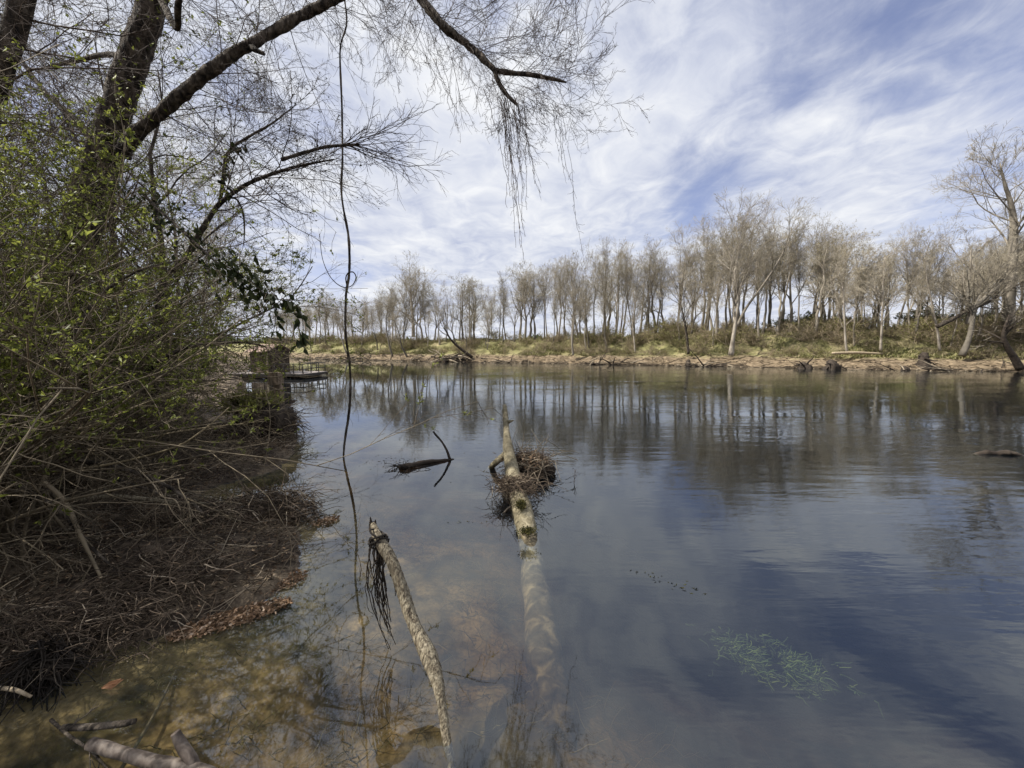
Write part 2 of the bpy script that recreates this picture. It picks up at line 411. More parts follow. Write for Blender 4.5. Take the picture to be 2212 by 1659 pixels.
def mat_near():
    m, nt, N, Lk = newmat('bank_mud')
    n1 = pos_noise(N, Lk, 1.6, 8, dist=.4); n2 = pos_noise(N, Lk, 14, 8); n3 = pos_noise(N, Lk, 60, 4)
    a = ramp(nt, [(.3, (.018, .013, .010)), (.5, (.055, .041, .030)), (.7, (.125, .096, .07))]); Lk(n2.outputs[0], a.inputs[0])
    b = ramp(nt, [(.35, (.11, .085, .058)), (.65, (.25, .195, .135))]); Lk(n3.outputs[0], b.inputs[0])
    c = mixc(nt, a.outputs[0], b.outputs[0], mrange(N, Lk, n1.outputs[0], .47, .62), Lk)
    fin(nt, N, Lk, c, .85, n2.outputs[0], .9, .04)
    return m

def mat_far():
    m, nt, N, Lk = newmat('bank_far')
    g = N('ShaderNodeNewGeometry'); sx = N('ShaderNodeSeparateXYZ'); Lk(g.outputs['Position'], sx.inputs[0])
    n1 = pos_noise(N, Lk, .55, 6); n2 = pos_noise(N, Lk, 1.6, 10, (1, 1, 6), dist=.9); n3 = pos_noise(N, Lk, .12, 5)
    mud = ramp(nt, [(.30, (.05, .036, .023)), (.46, (.165, .125, .08)), (.7, (.31, .24, .16))]); Lk(n2.outputs[0], mud.inputs[0])
    veg = ramp(nt, [(.3, (.12, .11, .05)), (.5, (.205, .195, .085)), (.72, (.32, .27, .155))]); Lk(n1.outputs[0], veg.inputs[0])
    hh = N('ShaderNodeMath'); hh.operation = 'MULTIPLY_ADD'; Lk(n1.outputs[0], hh.inputs[0]); hh.inputs[1].default_value = 1.1; Lk(sx.outputs[2], hh.inputs[2])
    f = mrange(N, Lk, hh.outputs[0], 1.40, 1.80)
    wet = mixc(nt, (.055, .042, .028), mud.outputs[0], mrange(N, Lk, hh.outputs[0], .60, .80), Lk)
    c = mixc(nt, wet, veg.outputs[0], f, Lk)
    fin(nt, N, Lk, c, .95, n2.outputs[0], 1.0, .25)
    return m

bed, nearb, farb = build_terrain()
tag(bed, kind='structure'); tag(nearb, kind='structure'); tag(farb, kind='structure')

# ------------------------------------------------------------------ water
def mat_water():
    m, nt, N, Lk = newmat('river_water')
    flow = math.radians(25.5)
    g = N('ShaderNodeNewGeometry'); sp = N('ShaderNodeSeparateXYZ'); Lk(g.outputs['Position'], sp.inputs[0])
    w1 = pos_noise(N, Lk, 1.0, 3, (.9, 5.5, 1), flow, .35)      # long crests along the current
    w2 = pos_noise(N, Lk, 1.0, 2, (4.5, 9., 1), 0., .3)       # small chop
    w3 = pos_noise(N, Lk, 1.0, 2, (.35, 1.1, 1), flow, .2)     # slow swell
    big = pos_noise(N, Lk, .16, 3, (1, 2.4, 1), flow, .4)
    # strength: calm by the bank, livelier out in the current
    e = N('ShaderNodeMath'); e.operation = 'MULTIPLY_ADD'; Lk(sp.outputs[0], e.inputs[0]); e.inputs[1].default_value = 1.0
    e2 = N('ShaderNodeMath'); e2.operation = 'MULTIPLY'; e2.inputs[1].default_value = .32; Lk(sp.outputs[1], e2.inputs[0]); Lk(e2.outputs[0], e.inputs[2])
    cur = mrange(N, Lk, e.outputs[0], -.2, 9.0, .05, .85)
    pat = mrange(N, Lk, big.outputs[0], .38, .62, .25, 1.)
    st = N('ShaderNodeMath'); st.operation = 'MULTIPLY'; Lk(cur, st.inputs[0]); Lk(pat, st.inputs[1])
    s1 = N('ShaderNodeMath'); s1.operation = 'MULTIPLY_ADD'; Lk(w2.outputs[0], s1.inputs[0]); s1.inputs[1].default_value = .30; Lk(w1.outputs[0], s1.inputs[2])
    s2 = N('ShaderNodeMath'); s2.operation = 'MULTIPLY_ADD'; Lk(w3.outputs[0], s2.inputs[0]); s2.inputs[1].default_value = 1.2; Lk(s1.outputs[0], s2.inputs[2])
    hgt = N('ShaderNodeMath'); hgt.operation = 'MULTIPLY'; Lk(s2.outputs[0], hgt.inputs[0]); Lk(st.outputs[0], hgt.inputs[1])
    bp = N('ShaderNodeBump'); bp.inputs['Strength'].default_value = 1.; bp.inputs['Distance'].default_value = .012
    Lk(hgt.outputs[0], bp.inputs['Height'])
    fr = N('ShaderNodeFresnel'); fr.inputs[0].default_value = 2.0; Lk(bp.outputs[0], fr.inputs[1])
    gl = N('ShaderNodeBsdfGlossy'); gl.inputs['Roughness'].default_value = .02; Lk(bp.outputs[0], gl.inputs['Normal'])
    gl.inputs[0].default_value = (.94, .98, 1, 1)
    tr = N('ShaderNodeBsdfTransparent'); tr.inputs[0].default_value = (.93, .97, .95, 1)
    df = N('ShaderNodeBsdfDiffuse'); df.inputs[0].default_value = (.032, .047, .062, 1)
    b = N('ShaderNodeMixShader'); b.inputs[0].default_value = .10; Lk(tr.outputs[0], b.inputs[1]); Lk(df.outputs[0], b.inputs[2])
    bk = N('ShaderNodeMath'); bk.operation = 'SUBTRACT'; bk.inputs[0].default_value = 1.; Lk(g.outputs['Backfacing'], bk.inputs[1])
    ff = N('ShaderNodeMath'); ff.operation = 'MULTIPLY'; Lk(fr.outputs[0], ff.inputs[0]); Lk(bk.outputs[0], ff.inputs[1])
    mx = N('ShaderNodeMixShader'); Lk(ff.outputs[0], mx.inputs[0]); Lk(b.outputs[0], mx.inputs[1]); Lk(gl.outputs[0], mx.inputs[2])
    ab = N('ShaderNodeVolumeAbsorption'); ab.inputs[0].default_value = (.54, .43, .27, 1); ab.inputs[1].default_value = 2.9
    o = N('ShaderNodeOutputMaterial'); Lk(mx.outputs[0], o.inputs[0]); Lk(ab.outputs[0], o.inputs[1])
    return m
wb = MB(); wb.box((0, 150, -2.0), (1400, 700, 4.0))
water = wb.build('river_water', mat_water(), smooth=False); tag(water, kind='structure')

# ------------------------------------------------------------------ bare trees
def grow_tree(trunkP, trunkR, seed, limbs=15, br=7, tw=6, tl=4, limb_len=.5, ang=(46, 12), up=.14, rmin=.012, t0=.32, wob=.10, droop=0., plane=None, lr=.45):
    rng = np.random.default_rng(seed)
    P0, R0 = trunkP[None], trunkR[None]
    P1, R1 = spawn(P0, R0, limbs, rng, t0, .98, ang, limb_len, 8, wob, up, lr, rmin * 1.5, .3, .35, .5, plane)
    P2, R2 = spawn(P1, R1, br, rng, .15, 1., (44, 14), .55, 5, wob * 1.3, up * .6, .5, rmin, .5, .4, .45)
    P3, R3 = spawn(P2, R2, tw, rng, .2, 1., (42, 14), .5, 4, wob * 1.4, up * .4 - droop, .6, rmin * .8, .6, .4, .4)
    out = [(P1, R1), (P2, R2), (P3, R3)]
    if tl:
        out.append(spawn(P3, R3, tl, rng, .2, 1., (40, 15), .6, 3, .15, up * .3 - droop, .7, rmin * .65, .7, .4, .3))
    return out, rng

def tree_meshes(trunkP, trunkR, seed, bark, twig, parent, buds=0, sides=6, bud_size=.09, bud_mat=None, **kw):
    lv, rng = grow_tree(trunkP, trunkR, seed, **kw)
    t = MB(); t.tubes(trunkP[None], trunkR[None], 8 if sides < 8 else sides); t.tubes(*lv[0], 5); t.tubes(*lv[1], 4)
    to = t.build('trunk', bark, parent)
    c = MB()
    for L in lv[2:]: c.tubes(*L, 3)
    co = c.build('crown', twig, parent)
    if buds:
        P = lv[-1][0]; i = rng.integers(0, len(P), buds); f = rng.random(buds)[:, None]
        C = P[i, 0] * (1 - f) + P[i, -1] * f
        b = MB(); b.leaves(C, rng.normal(size=(buds, 3)) + np.array([0, 0, .4]), bud_size * (1 + .5 * rng.random(buds)), bud_size * .55, rng)
        b.build('foliage', bud_mat or M['bud'], parent)
    return lv

def straight_trunk(h, r, seed, lean=(0, 0), wob=.25, n=12):
    rng = np.random.default_rng(seed)
    z = np.linspace(0, 1, n); P = np.zeros((n, 3))
    w = np.cumsum(rng.normal(size=(n, 2)), 0) * wob * h / 60; w -= w[0]
    P[:, 0] = lean[0] * h * z + w[:, 0]; P[:, 1] = lean[1] * h * z + w[:, 1]; P[:, 2] = h * .93 * z - .15
    R = r * (1 - .88 * z) * (1 + .5 * np.exp(-z * 18))
    return P, R

def copy_thing(root, loc, rz, sc, label=None, group=None):
    r = root.copy(); COL.objects.link(r); r.location = tuple(float(c) for c in loc); r.rotation_euler = (random.uniform(-.05, .05), random.uniform(-.07, .07), rz); r.scale = (sc[0], sc[0], sc[1])
    if label: r['label'] = label
    if group: r['group'] = group
    for ch in root.children:
        c = ch.copy(); COL.objects.link(c); c.parent = r
    return r

RNG = np.random.default_rng(11); random.seed(4)

# far bank, frame along the shoreline
fs_len = np.concatenate([[0], np.cumsum(np.hypot(*np.diff(Fsh, axis=0).T))])
def far_at(u, w):
    """point on the far bank on the ray through column u, w metres inland of the water"""
    a = (u - 1106) / 831.6
    lo, hi = 5., 400.
    for _ in range(40):
        m_ = (lo + hi) / 2; x = a * m_ / CT; y = m_
        d = segdist(np.array([x]), np.array([y]), Fsh)[0]
        ins = inside(np.array([x]), np.array([y]), FPOLY)[0]
        if (d if ins else -d) > w: hi = m_
        else: lo = m_
    return a * hi / CT, hi

sky_u = np.array([560, 640, 700, 770, 830, 880, 940, 1000, 1060, 1120, 1200, 1300, 1360, 1420, 1460, 1520, 1590, 1650, 1700, 1760, 1850, 1900, 1960, 2030, 2080, 2150, 2300])
sky_v = np.array([690, 668, 652, 655, 640, 612, 640, 622, 640, 606, 572, 575, 560, 548, 528, 505, 485, 500, 492, 510, 530, 545, 512, 555, 545, 520, 500])

protos = []
for k in range(9):
    h = 10.
    tp, trd = straight_trunk(h, .15 + .03 * (k % 3), 100 + k, ((RNG.random() - .5) * .18, (RNG.random() - .5) * .1), .5)
    root = empty('bare_tree', (0, 0, 0), 'slim grey bare tree standing in the far bank row', 'tree')
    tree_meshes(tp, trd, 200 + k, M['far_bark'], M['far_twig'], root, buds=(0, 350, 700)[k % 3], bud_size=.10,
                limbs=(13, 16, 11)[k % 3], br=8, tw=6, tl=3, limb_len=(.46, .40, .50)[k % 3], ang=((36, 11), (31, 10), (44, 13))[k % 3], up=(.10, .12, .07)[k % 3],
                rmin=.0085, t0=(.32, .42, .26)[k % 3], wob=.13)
    protos.append(root)
used = set()
n_row = 0
row = []
u = 600.
while u < 2330:
    row.append((u + RNG.uniform(-9, 9), RNG.uniform(7.5, 12.5), RNG.choice([RNG.uniform(.66, .88), RNG.uniform(.86, 1.02), RNG.uniform(.94, 1.05)])))
    u += RNG.uniform(9, 16) * (1. if u < 1250 else 1.2)
for _ in range(52):
    row.append((RNG.uniform(600, 2300), RNG.uniform(13, 30), RNG.uniform(.72, .98)))
for _ in range(26):
    row.append((RNG.uniform(640, 2200), RNG.uniform(4.5, 8), RNG.uniform(.45, .75)))
for (uu, w, q) in row:
    x, y = far_at(uu, w); z = hz(x, y)
    vt = np.interp(uu, sky_u, sky_v)
    top = at(uu, vt, y)[2]
    hgt = max((top - z) * q * (1.12 if uu < 1350 else 1.03), 3.)
    k = int(RNG.integers(0, len(protos))); p = protos[k]
    sc = hgt / 9.9
    lab = 'slim grey bare tree standing in the far bank row'
    if k not in used:
        used.add(k); o = p; o.location = (x, y, z - .05); o.rotation_euler = (0, 0, RNG.uniform(0, 6.28)); o.scale = (sc, sc, sc)
        o['group'] = 'bare trees along the far bank'
    else:
        copy_thing(p, (x, y, z - .05), RNG.uniform(0, 6.28), (sc * RNG.uniform(.6, .98), sc), lab, 'bare trees along the far bank')

def traced_tree(name, label, pts, rads, seed, bark, twig, buds=0, sides=7, **kw):
    """pts: world points of the trunk"""
    P, R = spline(pts, rads, 22)
    base = P[0].copy()
    root = empty(name, base, label, 'tree')
    lv = tree_meshes(P - base, R, seed, bark, twig, root, buds=buds, sides=sides, **kw)
    return root, base, lv

def fpts(lst, Y):
    return [at(a, b, Y + (c[0] if c else 0)) for a, b, *c in lst]

# broad pale tree, left of centre
x, y = far_at(893, 9.5)
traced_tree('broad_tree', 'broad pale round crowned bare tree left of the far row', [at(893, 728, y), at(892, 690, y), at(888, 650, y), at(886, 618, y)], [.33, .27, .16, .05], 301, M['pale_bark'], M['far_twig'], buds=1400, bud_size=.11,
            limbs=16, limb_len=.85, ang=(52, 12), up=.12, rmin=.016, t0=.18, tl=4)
# leaning dead tree by the debris pile
x, y = far_at(1012, .8)
traced_tree('leaning_dead_tree', 'dead tree leaning left out of the far shore driftwood pile', [at(1020, 772, y), at(1000, 757, y), at(978, 738, y), at(965, 718, y), at(955, 690, y)], [.26, .2, .15, .1, .03], 302, M['snag_dark'], M['far_twig'],
            limbs=7, limb_len=.55, br=4, tw=3, tl=0, ang=(40, 12), up=.2, rmin=.02, t0=.3)
# forked pale tree on the mud
x, y = far_at(1580, 2.0)
traced_tree('forked_tree', 'forked pale trunked tree rooted on the mud at centre right', [at(1579, 768, y), at(1583, 735, y), at(1590, 690, y), at(1594, 640, y), at(1588, 590, y), at(1596, 535, y), at(1590, 490, y)], [.32, .21, .17, .145, .11, .07, .025], 303, M['pale_bark'], M['far_twig'], buds=300,
            limbs=17, limb_len=.42, ang=(40, 12), up=.16, rmin=.014, t0=.28, tl=4)
traced_tree('slanting_limb_tree', 'tree slanting up right behind the forked pale tree', [at(1592, 705, y + 2.5), at(1612, 665, y + 2.5), at(1645, 620, y + 2.5), at(1672, 580, y + 2.5), at(1700, 530, y + 2.5), at(1712, 500, y + 2.5)], [.17, .14, .12, .09, .05, .025], 304, M['far_bark'], M['far_twig'],
            limbs=12, limb_len=.45, ang=(42, 12), up=.14, rmin=.014, t0=.2)
x, y = far_at(1485, 2.2)
traced_tree('dark_sapling', 'dark slender tree at the top edge of the mud', [at(1487, 765, y), at(1484, 730, y), at(1478, 690, y), at(1470, 650, y), at(1474, 600, y)], [.16, .14, .11, .07, .02], 305, M['bark_dark'], M['far_twig'], limbs=12, limb_len=.45, up=.15, rmin=.013, t0=.3)
for i, (uu, lab, pp, sd) in enumerate([
        (1368, 'small twisted tree growing at the shore left of the dark sapling', [(1372, 763), (1370, 735), (1366, 700), (1372, 660), (1368, 625)], 306),
        (1828, 'thin white stemmed tree above the blocky stumps', [(1829, 762), (1826, 730), (1824, 690), (1822, 640), (1818, 590)], 307),
        (1902, 'straight white stemmed tree in the middle of the right mud bank', [(1902, 758), (1904, 720), (1906, 670), (1908, 610), (1912, 555)], 308),
        (2010, 'pale stemmed leaning tree left of the far right giant', [(2030, 758), (2027, 730), (2022, 700), (2012, 650), (2002, 600), (1998, 555)], 309)]):
    x, y = far_at(uu, 3.4)
    traced_tree('pale_sapling', lab, [at(a, b, y) for a, b in pp], np.linspace(.12, .025, len(pp)), sd, M['pale_bark'], M['far_twig'], limbs=11, limb_len=.4, up=.14, rmin=.012, t0=.32)
# far right group
x, y = far_at(2085, 2.6)
traced_tree('leaning_tree', 'leaning forked tree on the right mud bank with sprawling limbs', [at(2078, 768, y), at(2092, 735, y), at(2100, 700, y), at(2106, 668, y), at(2130, 640, y), at(2160, 612, y), at(2178, 570, y), at(2186, 520, y)], [.27, .20, .18, .17, .15, .13, .09, .04], 310, M['far_bark'], M['far_twig'],
            limbs=15, limb_len=.42, ang=(48, 14), up=.10, rmin=.013, t0=.25, lr=.35)
traced_tree('white_forked_tree', 'upright white limbed tree rising beside the leaning forked tree', [at(2090, 700, y + .6), at(2096, 670, y + .6), at(2088, 640, y + .6), at(2095, 590, y + .6), at(2098, 530, y + .6)], [.2, .17, .14, .1, .03], 311, M['pale_bark'], M['far_twig'], limbs=11, limb_len=.5, up=.15, rmin=.013, t0=.25)
x, y = far_at(2180, 6.5)
traced_tree('giant_tree', 'tallest tree at the right edge with thick grey trunk', [at(2178, 700, y), at(2180, 640, y), at(2186, 570, y), at(2190, 500, y), at(2186, 450, y), at(2170, 395, y), at(2160, 352, y)], [.46, .42, .36, .29, .20, .11, .04], 312, M['far_bark'], M['far_twig'],
            limbs=17, limb_len=.46, ang=(46, 14), up=.10, rmin=.015, t0=.34, tl=4, lr=.30)
traced_tree('slanting_tree', 'dark tree slanting up right behind the leaning forked tree', [at(2025, 705, y - 1), at(2060, 688, y - 1), at(2095, 668, y - 1), at(2130, 655, y - 1), at(2175, 630, y - 1), at(2215, 605, y - 1)], [.2, .18, .15, .12, .09, .04], 313, M['bark_dark'], M['far_twig'], limbs=10, limb_len=.4, up=.18, rmin=.014, t0=.3)
x, y = far_at(2195, .4)
traced_tree('bent_snag', 'dark bent snag at the water edge in the far right corner', [at(2204, 797, y), at(2190, 772, y), at(2176, 750, y), at(2168, 728, y), at(2172, 705, y), at(2180, 680, y)], [.30, .24, .2, .15, .11, .04], 314, M['snag_dark'], M['pale_bark'], limbs=8, br=4, tw=3, tl=0, limb_len=.5, up=.06, rmin=.016, t0=.4)
for (pp, lab, sd) in [
        ([(752, 772), (742, 745), (735, 715), (728, 690)], 'small tree leaning left low on the far left bank', 321),
        ([(848, 770), (840, 740), (834, 700), (838, 665)], 'crooked tree on the bank below the broad pale tree', 322),
        ([(880, 772), (868, 748), (862, 720), (850, 690)], 'thin tree leaning left below the broad pale tree', 323),
        ([(1238, 768), (1236, 735), (1240, 690), (1236, 640)], 'dark slender tree between driftwood pile and twisted tree', 324)]:
    x, y = far_at(pp[0][0], 1.6)
    traced_tree('shore_tree', lab, [at(a, b, y) for a, b in pp], np.linspace(.17, .03, len(pp)), sd, M['far_bark'], M['far_twig'], limbs=10, limb_len=.5, up=.13, rmin=.015, t0=.3)

# ------------------------------------------------------------------ far bank shrubs
def shrub_meshes(seed, root, h=1.6, stems=26, leaf=300, twig=None, leafm=None, rmin=.012, ls=.10):
    rng = np.random.default_rng(seed)
    d = rng.normal(size=(stems, 3)) * np.array([.6, .6, .1]) + np.array([0, 0, .85])
    st = rng.normal(size=(stems, 3)) * np.array([.45, .45, 0])
    P0, R0 = walk(st, d, h * (.6 + .7 * rng.random(stems)), 5, rng, .14, -.03, .02, .012)
    P1, R1 = spawn(P0, R0, 6, rng, .2, 1, (40, 15), .45, 4, .18, .05, .7, rmin)
    P2, R2 = spawn(P1, R1, 4, rng, .2, 1, (42, 15), .55, 3, .18, .02, .7, rmin * .8)
    b = MB(); b.tubes(P0, R0, 3); b.tubes(P1, R1, 3); b.tubes(P2, R2, 3); b.build('stems', twig or M['shrub_far'], root)
    if leaf:
        i = rng.integers(0, len(P2), leaf); f = rng.random(leaf)[:, None]
        l = MB(); l.leaves(P2[i, 0] * (1 - f) + P2[i, -1] * f, rng.normal(size=(leaf, 3)), ls * (.7 + .6 * rng.random(leaf)), ls * .6, rng)
        l.build('foliage', leafm or M['shrub_leaf'], root)

sproto = []
for k in range(7):
    kind = ('twiggy', 'leafy', 'twiggy', 'leafy', 'mixed', 'mixed', 'ever')[k]
    root = empty('bank_shrub', (0, 0, 0), '', 'shrub')
    shrub_meshes(400 + k, root, 1.7, 26 if kind != 'ever' else 30, {'twiggy': 60, 'leafy': 1100, 'mixed': 450, 'ever': 2600}[kind], leafm=M['evergreen'] if kind == 'ever' else None, ls=.12 if kind != 'ever' else .16)
    root['kindof'] = kind
    sproto.append(root)
slab = {'twiggy': ('leafless brown shrub on the far bank slope', 'leafless shrubs on the far bank'),
        'leafy': ('olive green leafy shrub on the far bank slope', 'leafy shrubs on the far bank'),
        'mixed': ('half leafed tan shrub on the far bank slope', 'half leafed shrubs on the far bank'),
        'ever': ('dark evergreen shrub behind the right far bank', 'evergreen shrubs on the right far bank')}
sused = set()
def put_shrub(k, x, y, sc, sz):
    z = hz(x, y) - .05
    lab, grp = slab[sproto[k]['kindof']]
    if k not in sused:
        sused.add(k); o = sproto[k]; o.location = (x, y, z); o.scale = (sc, sc, sz); o.rotation_euler = (0, 0, RNG.uniform(0, 6)); tag(o, lab, 'shrub', grp)
    else: copy_thing(sproto[k], (x, y, z), RNG.uniform(0, 6.28), (sc, sz), lab, grp)
for _ in range(268):
    uu = RNG.uniform(590, 2300); w = RNG.uniform(3.2, 11.5)
    x, y = far_at(uu, w)
    s = RNG.uniform(.55, 1.15) * (1.15 if w > 6 else .75) * (.8 if uu > 1500 and RNG.random() < .6 else 1)
    k = int(RNG.choice([0, 1, 2, 3, 4, 5], p=[.30, .10, .28, .06, .13, .13]))
    put_shrub(k, x, y, s * RNG.uniform(.9, 1.3), s * RNG.uniform(.7, 1.05))
for _ in range(12):
    uu = RNG.uniform(1680, 2320); w = RNG.uniform(10.5, 17)
    x, y = far_at(uu, w)
    s = RNG.uniform(.7, 1.25); put_shrub(6, x, y, s, s * RNG.uniform(.8, 1.2))
for o in sproto:
    if 'kindof' in o: pass
for o in bpy.data.objects:
    if 'kindof' in o: del o['kindof']

# grass and weeds on the far slope, and the woods beyond the field
def far_grass():
    rng = np.random.default_rng(55); n = 60000
    uu = rng.uniform(560, 2330, n); b = MB()
    # sample along the shoreline frame
    s = rng.uniform(fs_len[1], fs_len[9], n); k = np.clip(np.searchsorted(fs_len, s) - 1, 0, len(Fsh) - 2)
    f = (s - fs_len[k]) / (fs_len[k + 1] - fs_len[k])
    p = Fsh[k] * (1 - f[:, None]) + Fsh[k + 1] * f[:, None]
    d = Fsh[k + 1] - Fsh[k]; d = d / np.linalg.norm(d, axis=1, keepdims=True); nrm = np.stack([d[:, 1], -d[:, 0]], 1)
    w = 3. + 9 * rng.random(n) ** 1.2 + .0
    q = p + nrm * w[:, None]
    ok = inside(q[:, 0], q[:, 1], FPOLY); q = q[ok]
    z = height(q[:, 0], q[:, 1])
    cl = fbm(np.stack([q[:, 0] * .5, q[:, 1] * .5, 0 * z], 1), 3)
    keep = (cl > .02); q = q[keep]; z = z[keep]
    C = np.stack([q[:, 0], q[:, 1], z - .03], 1)
    D = rng.normal(size=C.shape) * np.array([.5, .5, .1]) + np.array([0, 0, .9])
    L = .22 + .35 * rng.random(len(C))
    b.leaves(C, D, L, L * .22, rng, .1, .2)
    return tag(b.build('bank_grass', M['far_grass']), kind='stuff')
far_grass()

def shore_litter():
    rng = np.random.default_rng(57); n = 2600
    s_ = rng.uniform(fs_len[2], fs_len[9], n); k = np.clip(np.searchsorted(fs_len, s_) - 1, 0, len(Fsh) - 2)
    f = (s_ - fs_len[k]) / (fs_len[k + 1] - fs_len[k]); p = Fsh[k] * (1 - f[:, None]) + Fsh[k + 1] * f[:, None]
    d = Fsh[k + 1] - Fsh[k]; d = d / np.linalg.norm(d, axis=1, keepdims=True); nrm = np.stack([d[:, 1], -d[:, 0]], 1)
    q = p + nrm * (-.1 + 3.6 * rng.random(n) ** 1.4)[:, None]
    z = np.maximum(height(q[:, 0], q[:, 1]), 0) + .03
    st = np.stack([q[:, 0], q[:, 1], z], 1)
    P, R = walk(st, np.concatenate([d, np.zeros((n, 1))], 1) * rng.choice([-1, 1], (n, 1)) + rng.normal(size=(n, 3)) * [.5, .5, .16], .25 + 1.3 * rng.random(n) ** 2, 5, rng, .2, -.03, .015 + .035 * rng.random(n), .01)
    b = MB(); b.tubes(P, R, 4); tag(b.build('shore_litter', M['debris_far']), kind='stuff')
shore_litter()

def far_woods():
    rng = np.random.default_rng(56); b = MB(); n = 26000
    a = rng.uniform(-.9, 1.6, n); Y = rng.uniform(150, 210, n)
    x = a * Y
    hmax = 3.0 + 4.5 * sstep(.55, .85, a) + 2.0 * fbm(np.stack([a * 30, 0 * a, 0 * a], 1), 3)
    z0 = height(x, Y); z = z0 + rng.random(n) ** .8 * np.clip(hmax, 1.2, None)
    C = np.stack([x, Y, z], 1)
    b.leaves(C, rng.normal(size=C.shape), 1.7 * (.6 + .8 * rng.random(n)), 1.1, rng)
    return tag(b.build('distant_woods', M['evergreen']), kind='stuff')
far_woods()

# ------------------------------------------------------------------ far shore stumps and driftwood
def snag(name, label, u, v, Y, hh, r, seed, mt=None, spikes=5):
    base = at(u, v, Y); base[2] = max(hz(base[0], base[1]), -.05)
    root = empty(name, base, label, 'stump')
    rng = np.random.default_rng(seed)
    b = MB(); b.limb([(0, 0, -.3), (.05 * r, 0, hh * .3), (.1 * r, .1 * r, hh * .7), (.25 * r, 0, hh)], [r * 1.25, r, r * .8, r * .45], 14, 16, .3, 3.5, seed)
    b.build('stump_body', mt or M['snag_dark'], root)
    c = MB()
    d = rng.normal(size=(spikes, 3)); d[:, 2] = np.abs(d[:, 2]) * .4 - .1
    P, R = walk(np.tile([0, 0, hh * .45], (spikes, 1)), d, r * (1.6 + rng.random(spikes)), 5, rng, .25, -.12, r * .22, r * .06)
    c.tubes(P, R, 5); c.build('root', mt or M['snag_dark'], root)
snag('pointed_stump', 'dark pointed stump in the water beneath the dark sapling', 1487, 789, far_at(1487, -.6)[1], .8, .26, 1, spikes=2)
snag('root_stump', 'wide tangled stump left of the blocky pair on the shore', 1738, 792, far_at(1738, -.2)[1], .62, .55, 2, spikes=9)
snag('blocky_stump', 'black blocky stump standing at the water edge', 1797, 798, far_at(1797, -.3)[1], .85, .55, 3, spikes=4)
snag('knobbed_stump', 'mossy stump with a round knob on the right mud bank', 1995, 786, far_at(1995, 1.0)[1], 1.35, .42, 4, M['snag_dark'], 7)
snag('low_stump', 'low dark lump of root at far right mud edge', 1955, 797, far_at(1955, .1)[1], .3, .25, 5, spikes=4)

def pile(name, label, u, v, n, sx, hgt, seed, mt, L=(1., 3.), r=.07):
    x, y = far_at(u, .1); rng = np.random.default_rng(seed); z = max(hz(x, y), 0)
    root = empty(name, (x, y, z), label, 'driftwood')
    st = rng.normal(size=(n, 3)) * np.array([sx, .5, 0]); st[:, 2] = rng.random(n) * hgt
    d = rng.normal(size=(n, 3)) * np.array([1, .6, .28])
    P, R = walk(st, d, rng.uniform(L[0], L[1], n), 5, rng, .12, -.02, r * (.5 + rng.random(n)), r * .3)
    b = MB(); b.tubes(P[:n // 2], R[:n // 2], 6); b.build('log_tangle', M['snag_dark'], root)
    b = MB(); b.tubes(P[n // 2:], R[n // 2:], 6); b.build('branch_tangle', mt, root)
pile('driftwood_pile', 'large dark driftwood pile at the foot of the leaning dead tree', 985, 775, 60, 1.7, .9, 31, M['driftwood'], (1.2, 3.5), .10)
pile('driftwood_pile', 'low scatter of driftwood on shore left of the large pile', 905, 775, 26, 2.4, .25, 32, M['driftwood'])
pile('driftwood_pile', 'driftwood heap at the far left end of the shore', 760, 772, 40, 6.0, .35, 33, M['driftwood'], (1.5, 4.5), .09)
pile('driftwood_pile', 'driftwood scatter on shore right of the leaning dead tree', 1100, 778, 30, 3.2, .3, 34, M['driftwood'])
pile('driftwood_pile', 'tangled driftwood on shore below the twisted tree', 1340, 780, 36, 2.2, .45, 35, M['driftwood'])
pile('driftwood_pile', 'driftwood strewn between pointed stump and forked pale tree', 1555, 788, 26, 2.6, .25, 36, M['driftwood'])
pile('driftwood_pile', 'driftwood at the mud edge between knobbed and bent snags', 2095, 798, 26, 3.0, .2, 37, M['driftwood'], r=.05)
x, y = far_at(1850, 3.0)
b = MB(); P = at(1850, 764, y); b.limb([P + [-2.2, .3, .05 ], P + [0, 0, .1], P + [2.4, -.2, 0]], [.13, .14, .09], 8, 18, .1, 3, 2)
tag(b.build('fallen_log', M['wood_pale'], None, P), 'long pale fallen log lying along the top of the mud', 'log')
# dark snag in the river on the right
P = gp(2160, 982)
root = empty('river_snag', P, 'dark low snag breaking the surface on the right', 'snag')
b = MB(); b.limb([(-.38, .1, -.03), (-.2, .05, .02), (-.05, .02, .01), (.10, -.03, .05), (.22, -.04, .02), (.40, -.05, -.04)], [.02, .045, .035, .06, .05, .02], 14, 40, .5, 9, 8); b.build('snag_body', M['snag_dark'], root)

